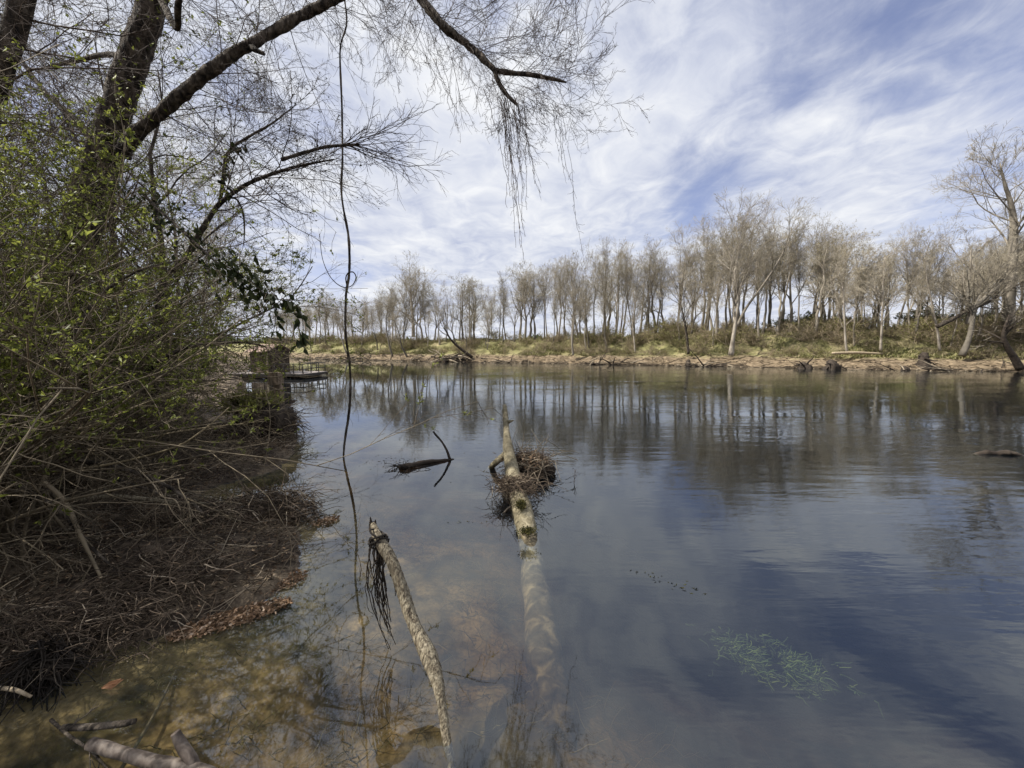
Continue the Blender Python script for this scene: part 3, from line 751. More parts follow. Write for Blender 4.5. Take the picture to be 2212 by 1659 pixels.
# ------------------------------------------------------------------ hut, dock, posts
def hut():
    Y = 27.; c = at(585, 806, Y); X0, zb = c[0], .34
    ra = .38                                          # yaw
    root = empty('boat_hut', (X0, Y, zb), 'small dark plank hut with shingled roof on the dock', 'hut'); root.rotation_euler = (0, 0, -ra)
    w, d, hh = 1.75, 1.6, 1.38
    b = MB()
    for i in range(11):
        b.box((-w / 2 + (i + .5) * w / 11, -d / 2, hh / 2), (w / 11 - .018, .045 + .01 * (i % 2), hh))
        b.box((-w / 2 + (i + .5) * w / 11, d / 2, hh / 2), (w / 11 - .018, .045 + .01 * (i % 2), hh))
    for i in range(9):
        b.box((w / 2 - .03, -d / 2 + .03 + (i + .5) * (d - .06) / 9, hh / 2 - .002), (.045 + .01 * (i % 2), (d - .06) / 9 - .018, hh))
        b.box((-w / 2 + .03, -d / 2 + .03 + (i + .5) * (d - .06) / 9, hh / 2 - .002), (.045 + .01 * (i % 2), (d - .06) / 9 - .018, hh))
    b.build('wall', M['wood_dark'], root, smooth=False)
    r = MB()
    for s in (-1, 1):
        for k in range(7):
            t = (k + .5) / 7; yy = s * (t * (d / 2 + .28)); zz = hh + .45 * (1 - t) + .03 + .012 * (6 - k)
            sl = math.atan2(.45, d / 2 + .28)
            ax = np.array([[1, 0, 0], [0, math.cos(sl), -s * math.sin(sl)], [0, s * math.sin(sl), math.cos(sl)]])
            r.box((0, yy, zz), (w + .5, .21, .03), ax=ax)
    r.build('roof', M['roof'], root, smooth=False)
    g = MB()
    for s in (-1, 1):
        x_ = s * (w / 2 - .03)
        g.add([(x_ - .02, -d / 2, hh), (x_ - .02, d / 2, hh), (x_ - .02, 0, hh + .44), (x_ + .02, -d / 2, hh), (x_ + .02, d / 2, hh), (x_ + .02, 0, hh + .44)], [(0, 1, 4, 3), (1, 2, 5, 4), (2, 0, 3, 5)], [(0, 2, 1), (3, 4, 5)])
    g.build('gable', M['wood_dark'], root, smooth=False)
    t = MB(); t.box((w / 2 - .02, -d / 2 - .035, hh / 2), (.09, .09, hh + .02)); t.build('corner_post', M['wood_pale'], root, smooth=False)
    dr = MB(); dr.box((.1, -d / 2 - .034, .62), (.62, .03, 1.2)); dr_o = dr.build('door', M['wood_old'], root, smooth=False); hd = MB(); hd.box((.33, -d / 2 - .06, .62), (.03, .03, .12)); hd.build('handle', M['metal_dark'], dr_o, smooth=False)
    # dock
    dk = empty('floating_dock', (X0, Y, 0), 'low floating dock with thin metal railing reaching right from the hut', 'dock'); dk.rotation_euler = (0, 0, -.06)
    b = MB(); x0, x1 = -2.2, 3.15
    n = 30
    for i in range(n):
        b.box((x0 + (i + .5) * (x1 - x0) / n, .25, .29), ((x1 - x0) / n - .012, 2.9, .05))
    b.build('deck', M['deck'], dk, smooth=False)
    b = MB(); b.box(((x0 + x1) / 2, -1.2, .18), (x1 - x0 + .02, .1, .15)); b.box(((x0 + x1) / 2, 1.7, .18), (x1 - x0 + .02, .1, .15)); b.box((x1 - .05, .25, .18), (.1, 2.7, .15)); b.build('frame', M['metal_dark'], dk, smooth=False)
    for xx in (-1.4, .6, 2.4):
        b = MB(); b.box((xx, .25, .03), (.8, 2.3, .26)); b.build('float', M['snag_dark'], dk, smooth=False)
    posts = [(1.1, -1.15), (1.75, -1.15), (2.4, -1.15), (3.05, -1.15), (3.05, -.2), (3.05, .75), (3.05, 1.6), (2.4, 1.6), (1.75, 1.6), (1.1, 1.6)]
    rails = MB()
    for (px, py) in posts:
        b = MB(); b.tubes(np.array([[(px, py, .3), (px, py, .55), (px, py, .95)]]), np.full((1, 3), .03), 6); b.build('railing_post', M['metal_dark'], dk)
    for zz in (.62, .95):
        P = np.array([(1.0, -1.15, zz), (3.05, -1.15, zz), (3.05, 1.6, zz), (1.0, 1.6, zz)])
        rails.tubes(np.stack([P[:-1], P[1:]], 1), np.full((3, 2), .028), 6)
    rails.build('rail', M['metal_dark'], dk)
hut()

def posts():
    Y = 9.6; top = at(600, 806, Y); x, z1 = top[0], top[2]
    root = empty('mooring_post', (x, Y, 0), 'square weathered post with block cap beside the debris heap', 'post')
    b = MB(); b.box((0, 0, z1 / 2 - .35), (.17, .17, z1 + .5)); b.build('post_shaft', M['wood_mid'], root, smooth=False)
    b = MB(); b.box((-.05, -.02, z1 - .13), (.26, .24, .30)); b.build('cap_block', M['wood_mid'], root, smooth=False)
    p0 = at(512, 892, 8.2); p1 = at(524, 826, 8.4)
    root = empty('leaning_post', p0, 'short pale round post leaning among the twigs', 'post')
    b = MB(); b.limb([(0, 0, -.3), (p1 - p0) * .5, p1 - p0], [.085, .08, .075], 12, 12, .05, 4, 3); b.build('post_shaft', M['wood_pale'], root)
    p = at(630, 853, 8.9); p[2] = 0
    root = empty('bent_stick', p, 'small dark crooked stick standing in the water by the hut', 'stick')
    b = MB(); b.limb([(0, 0, -.3), (-.02, 0, .02), (.06, 0, .10), (-.03, 0, .22)], [.03, .028, .03, .012], 8, 14, .2, 12, 4); b.build('stick_body', M['snag_dark'], root)
posts()

# ------------------------------------------------------------------ big leaning tree on the near bank
def big_tree():
    Y = 6.6
    base = at(88, 700, Y); base[0] -= .35; base[2] = hz(base[0], Y) - .1
    tr = [base, at(118, 640, Y), at(150, 560, Y), at(192, 430, Y), at(232, 300, Y), at(282, 150, Y), at(325, 20, Y), at(362, -110, Y), at(420, -300, Y + .3)]
    rr = [.42, .31, .265, .225, .205, .19, .175, .155, .11]
    root = empty('leaning_oak', base, 'great rough barked tree leaning over the left bank', 'tree')
    rng = np.random.default_rng(71)
    b = MB(); b.limb(tr, rr, 40, 150, .16, 4.5, 5); trunk_o = b.build('trunk', M['bark_dark'], root, base)
    l1 = [at(262, 330, Y - .1), at(300, 285, Y - .2), at(380, 215, Y - .3), at(470, 140, Y - .3), at(560, 85, Y - .2), at(640, 40, Y), at(720, 0, Y + .1), at(800, -45, Y + .2), at(870, -55, Y + .2), at(915, 5, Y + .1), at(960, 58, Y), at(1020, 105, Y), at(1070, 153, Y - .1)]
    r1 = [.115, .098, .085, .077, .072, .07, .074, .07, .068, .066, .062, .054, .046]
    b = MB(); b.limb(l1, r1, 18, 190, .24, 9, 6)
    l2 = [at(1070, 153, Y - .1), at(1110, 158, Y - .1), at(1150, 162, Y - .2), at(1190, 170, Y - .2), at(1224, 178, Y - .2)]
    l3 = [at(1068, 150, Y - .1), at(1078, 178, Y - .1), at(1095, 205, Y), at(1117, 226, Y)]
    b.limb(l2, [.045, .035, .032, .028, .012], 10, 40, .16, 9, 7)
    b.limb(l3, [.045, .036, .032, .022], 10, 30, .16, 9, 8)
    b.limb([at(535, 98, Y - .2), at(552, 108, Y - .3), at(570, 116, Y - .3)], [.05, .04, .032], 10, 14, .2, 9, 9)
    limb_o = b.build('overhanging_limb', M['bark_dark'], root, base)
    # more limbs behind
    b = MB(); lims = []
    for pp, r_ in [([at(285, 150, Y), at(240, 118, Y + .6), at(150, 135, Y + 1.2), at(80, 150, Y + 1.6)], (.06, .045, .035, .015)),
                   ([at(225, 330, Y), at(150, 250, Y + .8), at(90, 190, Y + 1.2), at(20, 90, Y + 1.6)], (.07, .055, .04, .02)),
                   ([at(340, -20, Y), at(380, 60, Y - .6), at(385, 10, Y - .9), at(400, -60, Y - 1.2)], (.06, .04, .035, .02)),
                   ([at(355, -80, Y), at(520, -180, Y - .5), at(700, -260, Y - .6), at(900, -330, Y - .6)], (.11, .08, .06, .03)),
                   ([at(380, -160, Y), at(560, -420, Y), at(760, -620, Y), at(900, -800, Y)], (.11, .08, .055, .03)),
                   ([at(350, -60, Y), at(200, -180, Y), at(60, -260, Y), at(-100, -330, Y)], (.10, .08, .055, .03))]:
        P, R = spline(pp, r_, 24); lims.append((P, R)); b.limb(pp, r_, 12, 40, .14, 6, 11)
    b.build('rear_limb', M['bark_dark'], root, base)
    # hanging twigs
    P1, R1 = spline(l1, r1, 60); P2, R2 = spline(l2, [.045, .035, .032, .028, .012], 60); P3, R3 = spline(l3, [.045, .036, .032, .022], 60)
    tw = MB()
    def sprays(P, R, k, L, t0, t1, up, seed, a=60, sub=(7, 5, 3), bias=None):
        r_ = np.random.default_rng(seed)
        ln = np.linalg.norm(np.diff(P, axis=0), axis=1).sum()
        A = spawn(P[None], R[None], k, r_, t0, t1, (a, 20), L / ln, 7, .15, up, .09, .0042, .4, .5, .1, bias=bias)
        Bq = spawn(*A, sub[0], r_, .12, 1., (42, 15), .5, 5, .16, up * .8, .55, .0026, .6)
        Cq = spawn(*Bq, sub[1], r_, .15, 1., (40, 15), .5, 4, .18, up * .6, .7, .0021, .7)
        tw.tubes(*A, 4); tw.tubes(*Bq, 3); tw.tubes(*Cq, 3)
        if len(sub) > 2:
            Dq = spawn(*Cq, sub[2], r_, .2, 1., (38, 15), .5, 3, .2, up * .4, .8, .0019, .7); tw.tubes(*Dq, 3)
    sprays(P1, R1, 26, 1.7, .10, .58, -.10, 1)
    sprays(P1, R1, 10, 1.2, .12, .55, -.20, 61)
    sprays(P1, R1, 18, 1.3, .48, .80, -.16, 2)
    sprays(P1, R1, 14, 1.5, .70, 1., -.03, 3)
    sprays(P1, R1, 10, 1.7, .76, 1., .10, 31, 45, bias=(.5, 0, .3))
    sprays(P2, R2, 9, 1.1, .1, 1., .05, 4, 45)
    sprays(P2, R2, 7, 1.2, .1, 1., .12, 41, 45)
    sprays(P3, R3, 10, .8, .1, 1., -.10, 5)
    for i, (P, R) in enumerate(lims):
        sprays(P, R, 13 if i < 3 else 16, 2.0, .15, 1., -.03, 10 + i)
    sprays(spline(tr, rr, 40)[0], spline(tr, rr, 40)[1] * .2, 14, 2.2, .35, .8, .0, 20, 65)
    tw.build('twigs', M['twig_dark'], limb_o, base)
    # creeper leaves on the lower trunk
    n = 1500; Pt, Rt = spline(tr[1:5], rr[1:5], 60); i = rng.integers(0, 60, n); d = unit(rng.normal(size=(n, 3)))
    lv = MB(); lv.leaves(Pt[i] + d * (Rt[i] * 1.08)[:, None], d + rng.normal(size=(n, 3)) * .5, .06, .035, rng); lv.build('creeper', M['leaf_green'], trunk_o, base)
    return P1, P2, P3
LIMB1, LIMB2, LIMB3 = big_tree()

# second trunk in the top left corner
def corner_tree():
    Y = 5.2
    base = np.array([-8.6, Y, hz(-8.6, Y) - .1])
    tr = [base, at(-160, 560, Y), at(-70, 330, Y), at(0, 150, Y), at(42, 20, Y), at(75, -120, Y), at(110, -300, Y)]
    root = empty('corner_tree', base, 'grey trunk slanting through the top left corner', 'tree')
    P, R = spline(tr, [.22, .16, .14, .12, .11, .09, .06], 50)
    b = MB(); b.limb(tr, [.22, .16, .14, .12, .11, .09, .06], 24, 80, .12, 4, 15); b.build('trunk', M['bark_dark'], root, base)
    rng = np.random.default_rng(81)
    A = spawn(P[None], R[None], 20, rng, .35, 1., (60, 18), .28, 7, .14, -.02, .12, .006, .3, .4, .2)
    Bq = spawn(*A, 8, rng, .1, 1., (45, 15), .45, 5, .16, -.02, .6, .004, .6); Cq = spawn(*Bq, 6, rng, .15, 1, (42, 15), .5, 4, .18, -.02, .75, .003, .7)
    Dq = spawn(*Cq, 3, rng, .2, 1, (40, 15), .5, 3, .2, 0, .8, .0026, .7)
    t = MB(); t.tubes(*A, 5); t.tubes(*Bq, 4); t.tubes(*Cq, 3); t.tubes(*Dq, 3); t.build('twigs', M['twig_dark'], root, base)
    n = 900; i = rng.integers(0, len(Cq[0]), n); l = MB(); l.leaves(Cq[0][i, -1], rng.normal(size=(n, 3)), .05, .03, rng); l.build('foliage', M['leaf_green'], root, base)
corner_tree()

# slender riverside tree whose branches reach right under the limb
def side_tree():
    Y = 7.4
    base = np.array([at(330, 700, Y)[0] - .2, Y, 0]); base[2] = hz(base[0], Y) - .1
    root = empty('slender_tree', base, 'slender tree reaching right from the thicket with broken branches', 'tree')
    tr = [base, at(345, 640, Y), at(400, 560, Y), at(440, 490, Y), at(475, 440, Y), at(530, 400, Y - .1), at(590, 375, Y - .2), at(650, 358, Y - .2), at(722, 344, Y - .2)]
    rr = [.07, .06, .052, .045, .04, .034, .03, .024, .011]
    l2 = [at(475, 440, Y), at(482, 390, Y), at(492, 330, Y), at(537, 296, Y), at(590, 265, Y), at(640, 225, Y)]
    l3 = [at(482, 428, Y), at(510, 430, Y), at(525, 460, Y), at(528, 500, Y), at(526, 530, Y)]
    b = MB(); b.limb(tr, rr, 12, 90, .14, 9, 3); b.limb(l2, [.034, .03, .026, .022, .016, .006], 9, 50, .14, 9, 4); b.limb(l3, [.02, .018, .016, .012, .006], 8, 30, .14, 9, 4); b.build('trunk', M['bark_dark'], root, base)
    rng = np.random.default_rng(91); t = MB(); ends = []
    for (pp, r_, k, t0) in ((tr, rr, 22, .45), (l2, [.034, .03, .026, .022, .016, .006], 16, .25), (l3, [.02] * 5, 6, .3)):
        P, R = spline(pp, r_, 40); ln = np.linalg.norm(np.diff(P, axis=0), axis=1).sum()
        A = spawn(P[None], R[None], k, rng, t0, 1., (46, 16), 1.35 / ln, 7, .13, .01, .3, .0045, .45, .5, .1)
        Bq = spawn(*A, 7, rng, .12, 1., (40, 14), .45, 5, .15, 0, .7, .0032, .6)
        Cq = spawn(*Bq, 5, rng, .15, 1., (38, 14), .5, 4, .16, -.01, .75, .0027, .7)
        t.tubes(*A, 4); t.tubes(*Bq, 3); t.tubes(*Cq, 3); ends.append(Cq[0])
    t.build('twigs', M['twig_dark'], root, base)
    E = np.concatenate(ends); n = 420; i = rng.integers(0, len(E), n); l = MB(); l.leaves(E[i, -1], rng.normal(size=(n, 3)) + [0, 0, -.6], .05, .022, rng); l.build('foliage', M['leaf_dark'], root, base)
    # broken branch caught on the hanging vine
    p = at(608, 345, 7.0); q = [p, at(650, 332, 7), at(700, 318, 7), at(740, 314, 7), at(776, 313, 7)]
    rt = empty('broken_branch', p, 'short thick broken branch caught level beside the hanging vine', 'branch')
    b = MB(); b.limb(q, [.028, .03, .026, .024, .02], 9, 40, .16, 10, 6)
    b.build('branch_body', M['bark_dark'], rt, p)
    P, R = spline(q[2:], [.02, .02, .014], 30)
    A = spawn(P[None], R[None], 12, rng, .3, 1., (35, 15), 2.0, 7, .12, -.03, .5, .005, .4, .5, .1, bias=(.5, 0, .1)); Bq = spawn(*A, 7, rng, .15, 1, (35, 12), .45, 5, .14, -.04, .7, .0034, .6); Cq = spawn(*Bq, 4, rng, .2, 1, (35, 12), .5, 4, .15, -.04, .75, .0028, .7)
    b = MB(); b.tubes(*A, 4); b.tubes(*Bq, 3); b.tubes(*Cq, 3); b.build('twigs', M['twig_dark'], rt, p)
side_tree()

# trees standing further back on the near bank
back = [(-9.5, 10.5, 9.5, 'bare twiggy tree directly behind the great leaning trunk'), (-13, 12.5, 11, 'tall bare tree at the back of the left thicket'), (-12.5, 9.0, 10, 'twiggy tree behind the corner trunk'),
        (-16, 18, 11, 'bare tree behind the thicket near the hut'), (-10.8, 7.0, 8.5, 'bushy bare tree between the two great trunks'), (-19.5, 24.5, 9.5, 'bare tree rising directly behind the hut roof'), (-24, 31, 10, 'bare tree on the near bank beyond the hut')]
for i, (x, y, h, lab) in enumerate(back):
    z = hz(x, y)
    tp, trd = straight_trunk(h, .12, 500 + i, (.10, -.02), .5, 14)
    root = empty('bank_tree', (x, y, z), lab, 'tree')
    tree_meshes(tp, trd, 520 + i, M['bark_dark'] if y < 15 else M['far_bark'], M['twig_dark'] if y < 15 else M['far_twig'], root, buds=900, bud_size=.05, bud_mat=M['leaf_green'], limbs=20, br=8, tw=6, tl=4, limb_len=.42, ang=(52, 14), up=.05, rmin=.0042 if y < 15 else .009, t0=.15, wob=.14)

# ------------------------------------------------------------------ near thicket
def near_bush(x, y, h, label, seed, stems=46, leaf=3800, lean=(.25, -.05), spread=.55, lsize=.038, twig=None, lm=None, k=(8, 5, 3)):
    rng = np.random.default_rng(seed); z = hz(x, y) - .05
    root = empty('thicket_bush', (x, y, z), label, 'bush')
    d = rng.normal(size=(stems, 3)) * np.array([spread, spread, .12]) + np.array([lean[0], lean[1], .95])
    st = rng.normal(size=(stems, 3)) * np.array([.38, .38, 0])
    P0, R0 = walk(st, d, h * (.55 + .75 * rng.random(stems)), 9, rng, .10, -.055, .012 + .010 * rng.random(stems), .004)
    P1, R1 = spawn(P0, R0, k[0], rng, .12, 1., (46, 16), .38, 6, .15, -.01, .55, .0042, .5, .5, .3)
    P2, R2 = spawn(P1, R1, k[1], rng, .15, 1., (44, 16), .45, 4, .17, -.01, .7, .0032, .6)
    P3, R3 = spawn(P2, R2, k[2], rng, .2, 1., (42, 15), .5, 3, .18, 0, .8, .0028, .7)
    b = MB(); b.tubes(P0, R0, 5); b.tubes(P1, R1, 4); b.build('stems', twig or M['twig_tan'], root)
    b = MB(); b.tubes(P2, R2, 3); b.tubes(P3, R3, 3); b.build('twigs', twig or M['twig_mid'], root)
    if leaf:
        hi = np.where(P3[:, 0, 2] > .25 * h + .5 * rng.random(len(P3)))[0]
        i = rng.choice(hi, leaf // 3); f = rng.random(leaf // 3)[:, None]
        C = P3[i, 0] * (1 - f) + P3[i, -1] * f
        C = np.repeat(C, 3, 0) + rng.normal(size=(len(C) * 3, 3)) * .008
        l = MB(); l.leaves(C, rng.normal(size=C.shape) + np.array([.1, -.1, .45]), lsize * (.6 + .8 * rng.random(len(C))), lsize * .45, rng); l.build('foliage', lm or M['leaf_green'], root)
    return root
bushes = [
    (-4.75, 3.05, 2.4, 'leafy light green bush at the lower left edge of the thicket', 6200, .12),
    (-5.7, 3.9, 3.5, 'tall bright green bush at the left edge of the photo', 8500, .12),
    (-7.2, 4.9, 3.9, 'tall twiggy green bush below the corner trunk', 8000, .02),
    (-5.9, 4.7, 1.7, 'low arching bush over the muddy inlet', 3600, .08),
    (-7.7, 5.9, 2.5, 'green bush against the foot of the great leaning trunk', 6800, .15),
    (-6.6, 6.4, 1.2, 'arching tan bush between the inlet and the debris heap', 1600, .0),
    (-8.0, 7.7, 1.5, 'bush behind the debris heap with bare tan twigs', 700, .10),
    (-9.3, 7.8, 2.8, 'olive bush right of the great leaning trunk', 5200, -.05),
    (-10.2, 10.4, 1.6, 'brown twiggy bush at the water edge before the hut', 2600, .08),
    (-9.8, 8.8, 4.2, 'tall green bush behind the great leaning trunk', 5600, .1),
    (-13.0, 12.6, 2.0, 'dense bush hiding the left end of the dock', 3000, .05),
    (-18, 17, 2.4, 'dull bush on the bank halfway to the hut', 3000, .05),
    (-9.0, 8.7, 2.6, 'brown tangled shrub at the right end of the thicket before the hut', 3000, -.05),
    (-8.4, 7.0, 2.0, 'tan twiggy bush right of the great trunk foot', 3600, -.05),
    (-8.4, 5.6, 4.5, 'deep green bush between the corner trunk and great trunk', 7500, .1),
    (-8.0, 3.9, 4.4, 'big leafy bush behind the left edge of the photo', 7500, .1),
    (-11.0, 6.4, 4.8, 'tall shady bush at the back of the thicket', 4600, .05),
    (-4.3, 1.15, 3.0, 'added out of view bush beside the photographer casting shade over the lower left shallows', 3000, -.28),  # added outside the view, only for the shade it throws on the shallows
    (-13.5, 10.2, 4.8, 'tall dim bush at the back behind the twiggy trees', 4200, .05),
]
for i, (x, y, h, lab, lf, ln) in enumerate(bushes):
    near_bush(x, y, h, lab, 600 + i, 46 if y < 7 else 40, int(lf * (3.6 if h > 2.5 else .8)), (ln, -.06), .5 if y > 4 else .42, .042 if y < 7 else .05)

# ------------------------------------------------------------------ debris heaps
def straw_mass(name, label, cat, c, ext, n, seed, mt, L=(.15, .6), r=(.003, .009), hang=0., core=None, kind=None, flat=.35, sticks=0):
    rng = np.random.default_rng(seed)
    st = rng.normal(size=(n, 3)) * .5; st /= np.maximum(np.linalg.norm(st, axis=1, keepdims=True), 1.)
    st = st * np.asarray(ext)
    d = rng.normal(size=(n, 3)) * np.array([1, 1, flat]) + np.array([0, 0, -hang])
    P, R = walk(st, d, rng.uniform(L[0], L[1], n), 5, rng, .25, -.06 - hang * .1, rng.uniform(r[0], r[1], n), r[0] * .7)
    root = empty(name, c, label, cat)
    b = MB(); b.tubes(P, R, 3); b.build('straw', mt, root)
    if core is not None:
        b = MB(); b.limb(core[0], core[1], 20, 40, .35, 5, seed); b.build('root_mass', M['snag_dark'], root)
    if sticks:
        s2 = rng.normal(size=(sticks, 3)) * np.asarray(ext) * .5
        d2 = rng.normal(size=(sticks, 3)) * np.array([1, 1, .5])
        for j in range(sticks):
            P, R = walk(s2[j:j + 1], d2[j:j + 1], rng.uniform(.5, 1.0) * (ext[0] + .1), 6, rng, .16, -.02, .012, .004)
            bb = MB(); bb.tubes(P, R, 6); bb.build('stick', M['driftwood'], root)
    return root
hp = gp(578, 950); hp[2] = .38
straw_mass('debris_heap', 'thick heap of roots and flood debris overhanging the water below the post', 'debris', hp, (.62, .7, .42), 1500, 41, M['debris'], (.2, .7), (.004, .012), .35,
           core=([(-.6, .2, -.3), (-.2, 0, .0), (.25, -.1, .02), (.5, -.1, -.05)], [.35, .42, .42, .3]), sticks=8)
# grass tuft on the heap
rng = np.random.default_rng(42); n = 460
b = MB(); C = hp + rng.normal(size=(n, 3)) * np.array([.22, .15, .03]) + np.array([-.28, .0, .40]); b.leaves(C, rng.normal(size=(n, 3)) * .6 + [0, -.1, .6], .30, .018, rng, .1, .5)
tag(b.build('grass_tuft', M['tuft'], None, hp), 'yellow green grass tuft on top of the debris heap', 'grass tuft')
tp = gp(585, 1120); tp[2] = .10
straw_mass('debris_tongue', 'tangle of black roots and dead leaves at the tip of the bank', 'debris', tp, (.55, .38, .24), 1300, 43, M['debris'], (.12, .45), (.003, .008), .05)
tp = gp(430, 1160); tp[2] = .14
straw_mass('root_tangle', 'dark root tangle beside the muddy inlet', 'debris', tp, (.5, .35, .24), 900, 44, M['debris'], (.12, .45), (.003, .008), .1)
tp = gp(360, 1290); tp[2] = .14
straw_mass('root_tangle', 'straw tangle on the bank lip behind the leaf mat', 'debris', tp, (.5, .30, .22), 1000, 45, M['debris'], (.08, .35), (.002, .006), .1)
tp = gp(215, 1390); tp[2] = .10
straw_mass('root_tangle', 'broken twig tangle along the lower bank edge', 'debris', tp, (.45, .28, .20), 1000, 46, M['debris'], (.06, .28), (.002, .005), .1)
tp = gp(30, 1420); tp[2] = .12
straw_mass('root_tangle', 'dark twig litter pile at the left edge of the photo', 'debris', tp, (.4, .3, .18), 900, 47, M['debris'], (.06, .28), (.002, .005), .1)
tp = gp(100, 1470); tp[2] = .10
straw_mass('root_clump', 'black hanging root clump at the lower left shallows', 'debris', tp, (.10, .10, .16), 420, 48, M['root'], (.1, .3), (.003, .008), .6)

# ------------------------------------------------------------------ bank litter
def bank_litter():
    rng = np.random.default_rng(61)
    n = 30000
    x = rng.uniform(-9, -1.7, n); y = rng.uniform(1.6, 9, n)
    h = height(x, y); _, _, il, _ = zones(x, y); dl = segdist(x, y, Lsh)
    cl = fbm(np.stack([x * 1.2, y * 1.2, 0 * x], 1), 3)
    ok = il & (h > .01) & (cl + .35 * (dl < 1) > -.12)
    C = np.stack([x, y, h + .012 + .03 * rng.random(n)], 1)[ok]
    b = MB(); m = len(C)
    D = rng.normal(size=(m, 3)) * np.array([1, 1, .25])
    b.leaves(C, D, .02 + .04 * rng.random(m), .010 + .016 * rng.random(m), rng, .3, .2)
    tag(b.build('leaf_litter', M['litter']), kind='stuff')
    n = 16000
    x = rng.uniform(-8, -1.8, n); y = rng.uniform(1.7, 9, n); h = height(x, y); _, _, il, _ = zones(x, y); ok = il & (h > .01)
    st = np.stack([x, y, h + .02], 1)[ok]; m = len(st)
    P, R = walk(st, rng.normal(size=(m, 3)) * np.array([1, .8, .22]), .08 + .4 * rng.random(m) ** 2, 4, rng, .2, -.02, .002 + .004 * rng.random(m), .0015)
    b = MB(); b.tubes(P, R, 3); tag(b.build('straw_litter', M['straw']), kind='stuff')
bank_litter()
def leaf_mats():
    rng = np.random.default_rng(62)
    for (c, ext, n, lab, seed) in [((505, 1338), (.36, .10), 1300, 'rust brown floating leaf mat along the bank edge', 1), ((590, 1262), (.24, .14), 800, 'dull leaf mat at the mouth of the dark pool', 3), ((705, 1127), (.13, .10), 260, 'small raft of red brown leaves floating off the bank tip', 2)]:
        p = gp(*c); p[2] = .006
        m = rng.normal(size=(n, 2)) * .55; m /= np.maximum(np.linalg.norm(m, axis=1, keepdims=True), 1)
        ang = .55
        q = np.stack([m[:, 0] * ext[0], m[:, 1] * ext[1]], 1); q = np.stack([q[:, 0] * math.cos(ang) - q[:, 1] * math.sin(ang), q[:, 0] * math.sin(ang) + q[:, 1] * math.cos(ang)], 1)
        C = np.stack([q[:, 0], q[:, 1], rng.random(n) * .02], 1)
        b = MB(); b.leaves(C, rng.normal(size=(n, 3)) * np.array([1, 1, .12]), .022 + .028 * rng.random(n), .010 + .012 * rng.random(n), rng, .2, .05)
        root = b.build('leaf_mat', M['mat_leaf']); root.location = tuple(p); tag(root, lab, 'leaf mat')
leaf_mats()

# ------------------------------------------------------------------ canes and branches over the bank (traced)
def branch(name, label, pts, rads, mt, cat='branch', twigs=0, seed=0, sides=9, n=50, amp=.12, tmat=None, tl=.4, leaf=0, up=0):
    p = np.asarray(pts[0], float).copy()
    root = empty(name, p, label, cat)
    b = MB(); b.limb(pts, rads, sides, n, amp, 9, seed); b.build('branch_body', mt, root, p)
    if twigs:
        rng = np.random.default_rng(seed + 900); P, R = spline(pts, rads, 40)
        A = spawn(P[None], R[None], twigs, rng, .2, 1., (42, 16), tl, 6, .14, up, .5, .003, .5, .5, .3); Bq = spawn(*A, 4, rng, .2, 1, (40, 15), .45, 4, .16, up, .7, .0024, .6)
        b = MB(); b.tubes(*A, 4); b.tubes(*Bq, 3); b.build('twigs', tmat or mt, root, p)
        if leaf:
            i = rng.integers(0, len(Bq[0]), leaf); l = MB(); l.leaves(Bq[0][i, -1], rng.normal(size=(leaf, 3)) + [0, 0, .4], .045, .02, rng); l.build('foliage', M['leaf_green'], root, p)
    return root
T = lambda lst: [at(*q) for q in lst]
branch('long_cane', 'long pale cane reaching right across the thicket at head height', T([(-20, 1000, 3.6), (120, 985, 3.7), (250, 960, 3.8), (400, 930, 4.0), (570, 910, 4.2)]), [.012, .011, .009, .007, .004], M['cane'], 'cane', 8, 1, tl=.25, leaf=120)
branch('long_cane', 'pale cane curving up right through the thicket', T([(-20, 1012, 3.2), (120, 1018, 3.3), (250, 1000, 3.4), (380, 965, 3.5), (450, 920, 3.6), (495, 880, 3.7)]), [.013, .012, .010, .008, .006, .004], M['cane'], 'cane', 6, 2, tl=.2, leaf=120)
branch('long_cane', 'pale cane with two side shoots low at the left', T([(-20, 965, 3.1), (60, 945, 3.2), (180, 925, 3.3), (290, 880, 3.4), (390, 840, 3.6)]), [.011, .010, .008, .006, .004], M['cane'], 'cane', 7, 3, tl=.25, leaf=160)
branch('arching_branch', 'dark branch arching over the green bushes', T([(205, 920, 4.6), (240, 870, 4.7), (300, 815, 4.8), (370, 765, 4.9), (430, 745, 5.0), (520, 740, 5.1), (575, 748, 5.2)]), [.035, .03, .027, .024, .02, .015, .007], M['bark_dark'], 'branch', 14, 4, tmat=M['twig_tan'], tl=.3)
branch('arching_branch', 'second dark branch bowed through the left bushes', T([(-10, 930, 3.9), (60, 880, 4.0), (110, 800, 4.1), (160, 720, 4.2), (215, 640, 4.3), (300, 585, 4.4), (400, 560, 4.6)]), [.03, .027, .024, .02, .016, .012, .006], M['bark_dark'], 'branch', 14, 5, tmat=M['twig_tan'], tl=.3, leaf=300)
branch('drooping_branch', 'thin branch drooping from the thicket toward the bank tip', T([(150, 990, 3.6), (290, 1020, 3.7), (400, 1075, 3.8), (470, 1150, 3.8), (520, 1240, 3.4)]), [.022, .019, .015, .011, .005], M['bark_dark'], 'branch', 10, 6, tmat=M['twig_tan'], tl=.25)
branch('drooping_branch', 'second drooping branch crossing the muddy inlet', T([(250, 1035, 3.8), (380, 1080, 4.0), (470, 1130, 4.1), (560, 1180, 4.1), (640, 1235, 4.0)]), [.016, .013, .011, .008, .004], M['bark_dark'], 'branch', 10, 7, tmat=M['twig_tan'], tl=.25, up=-.03)
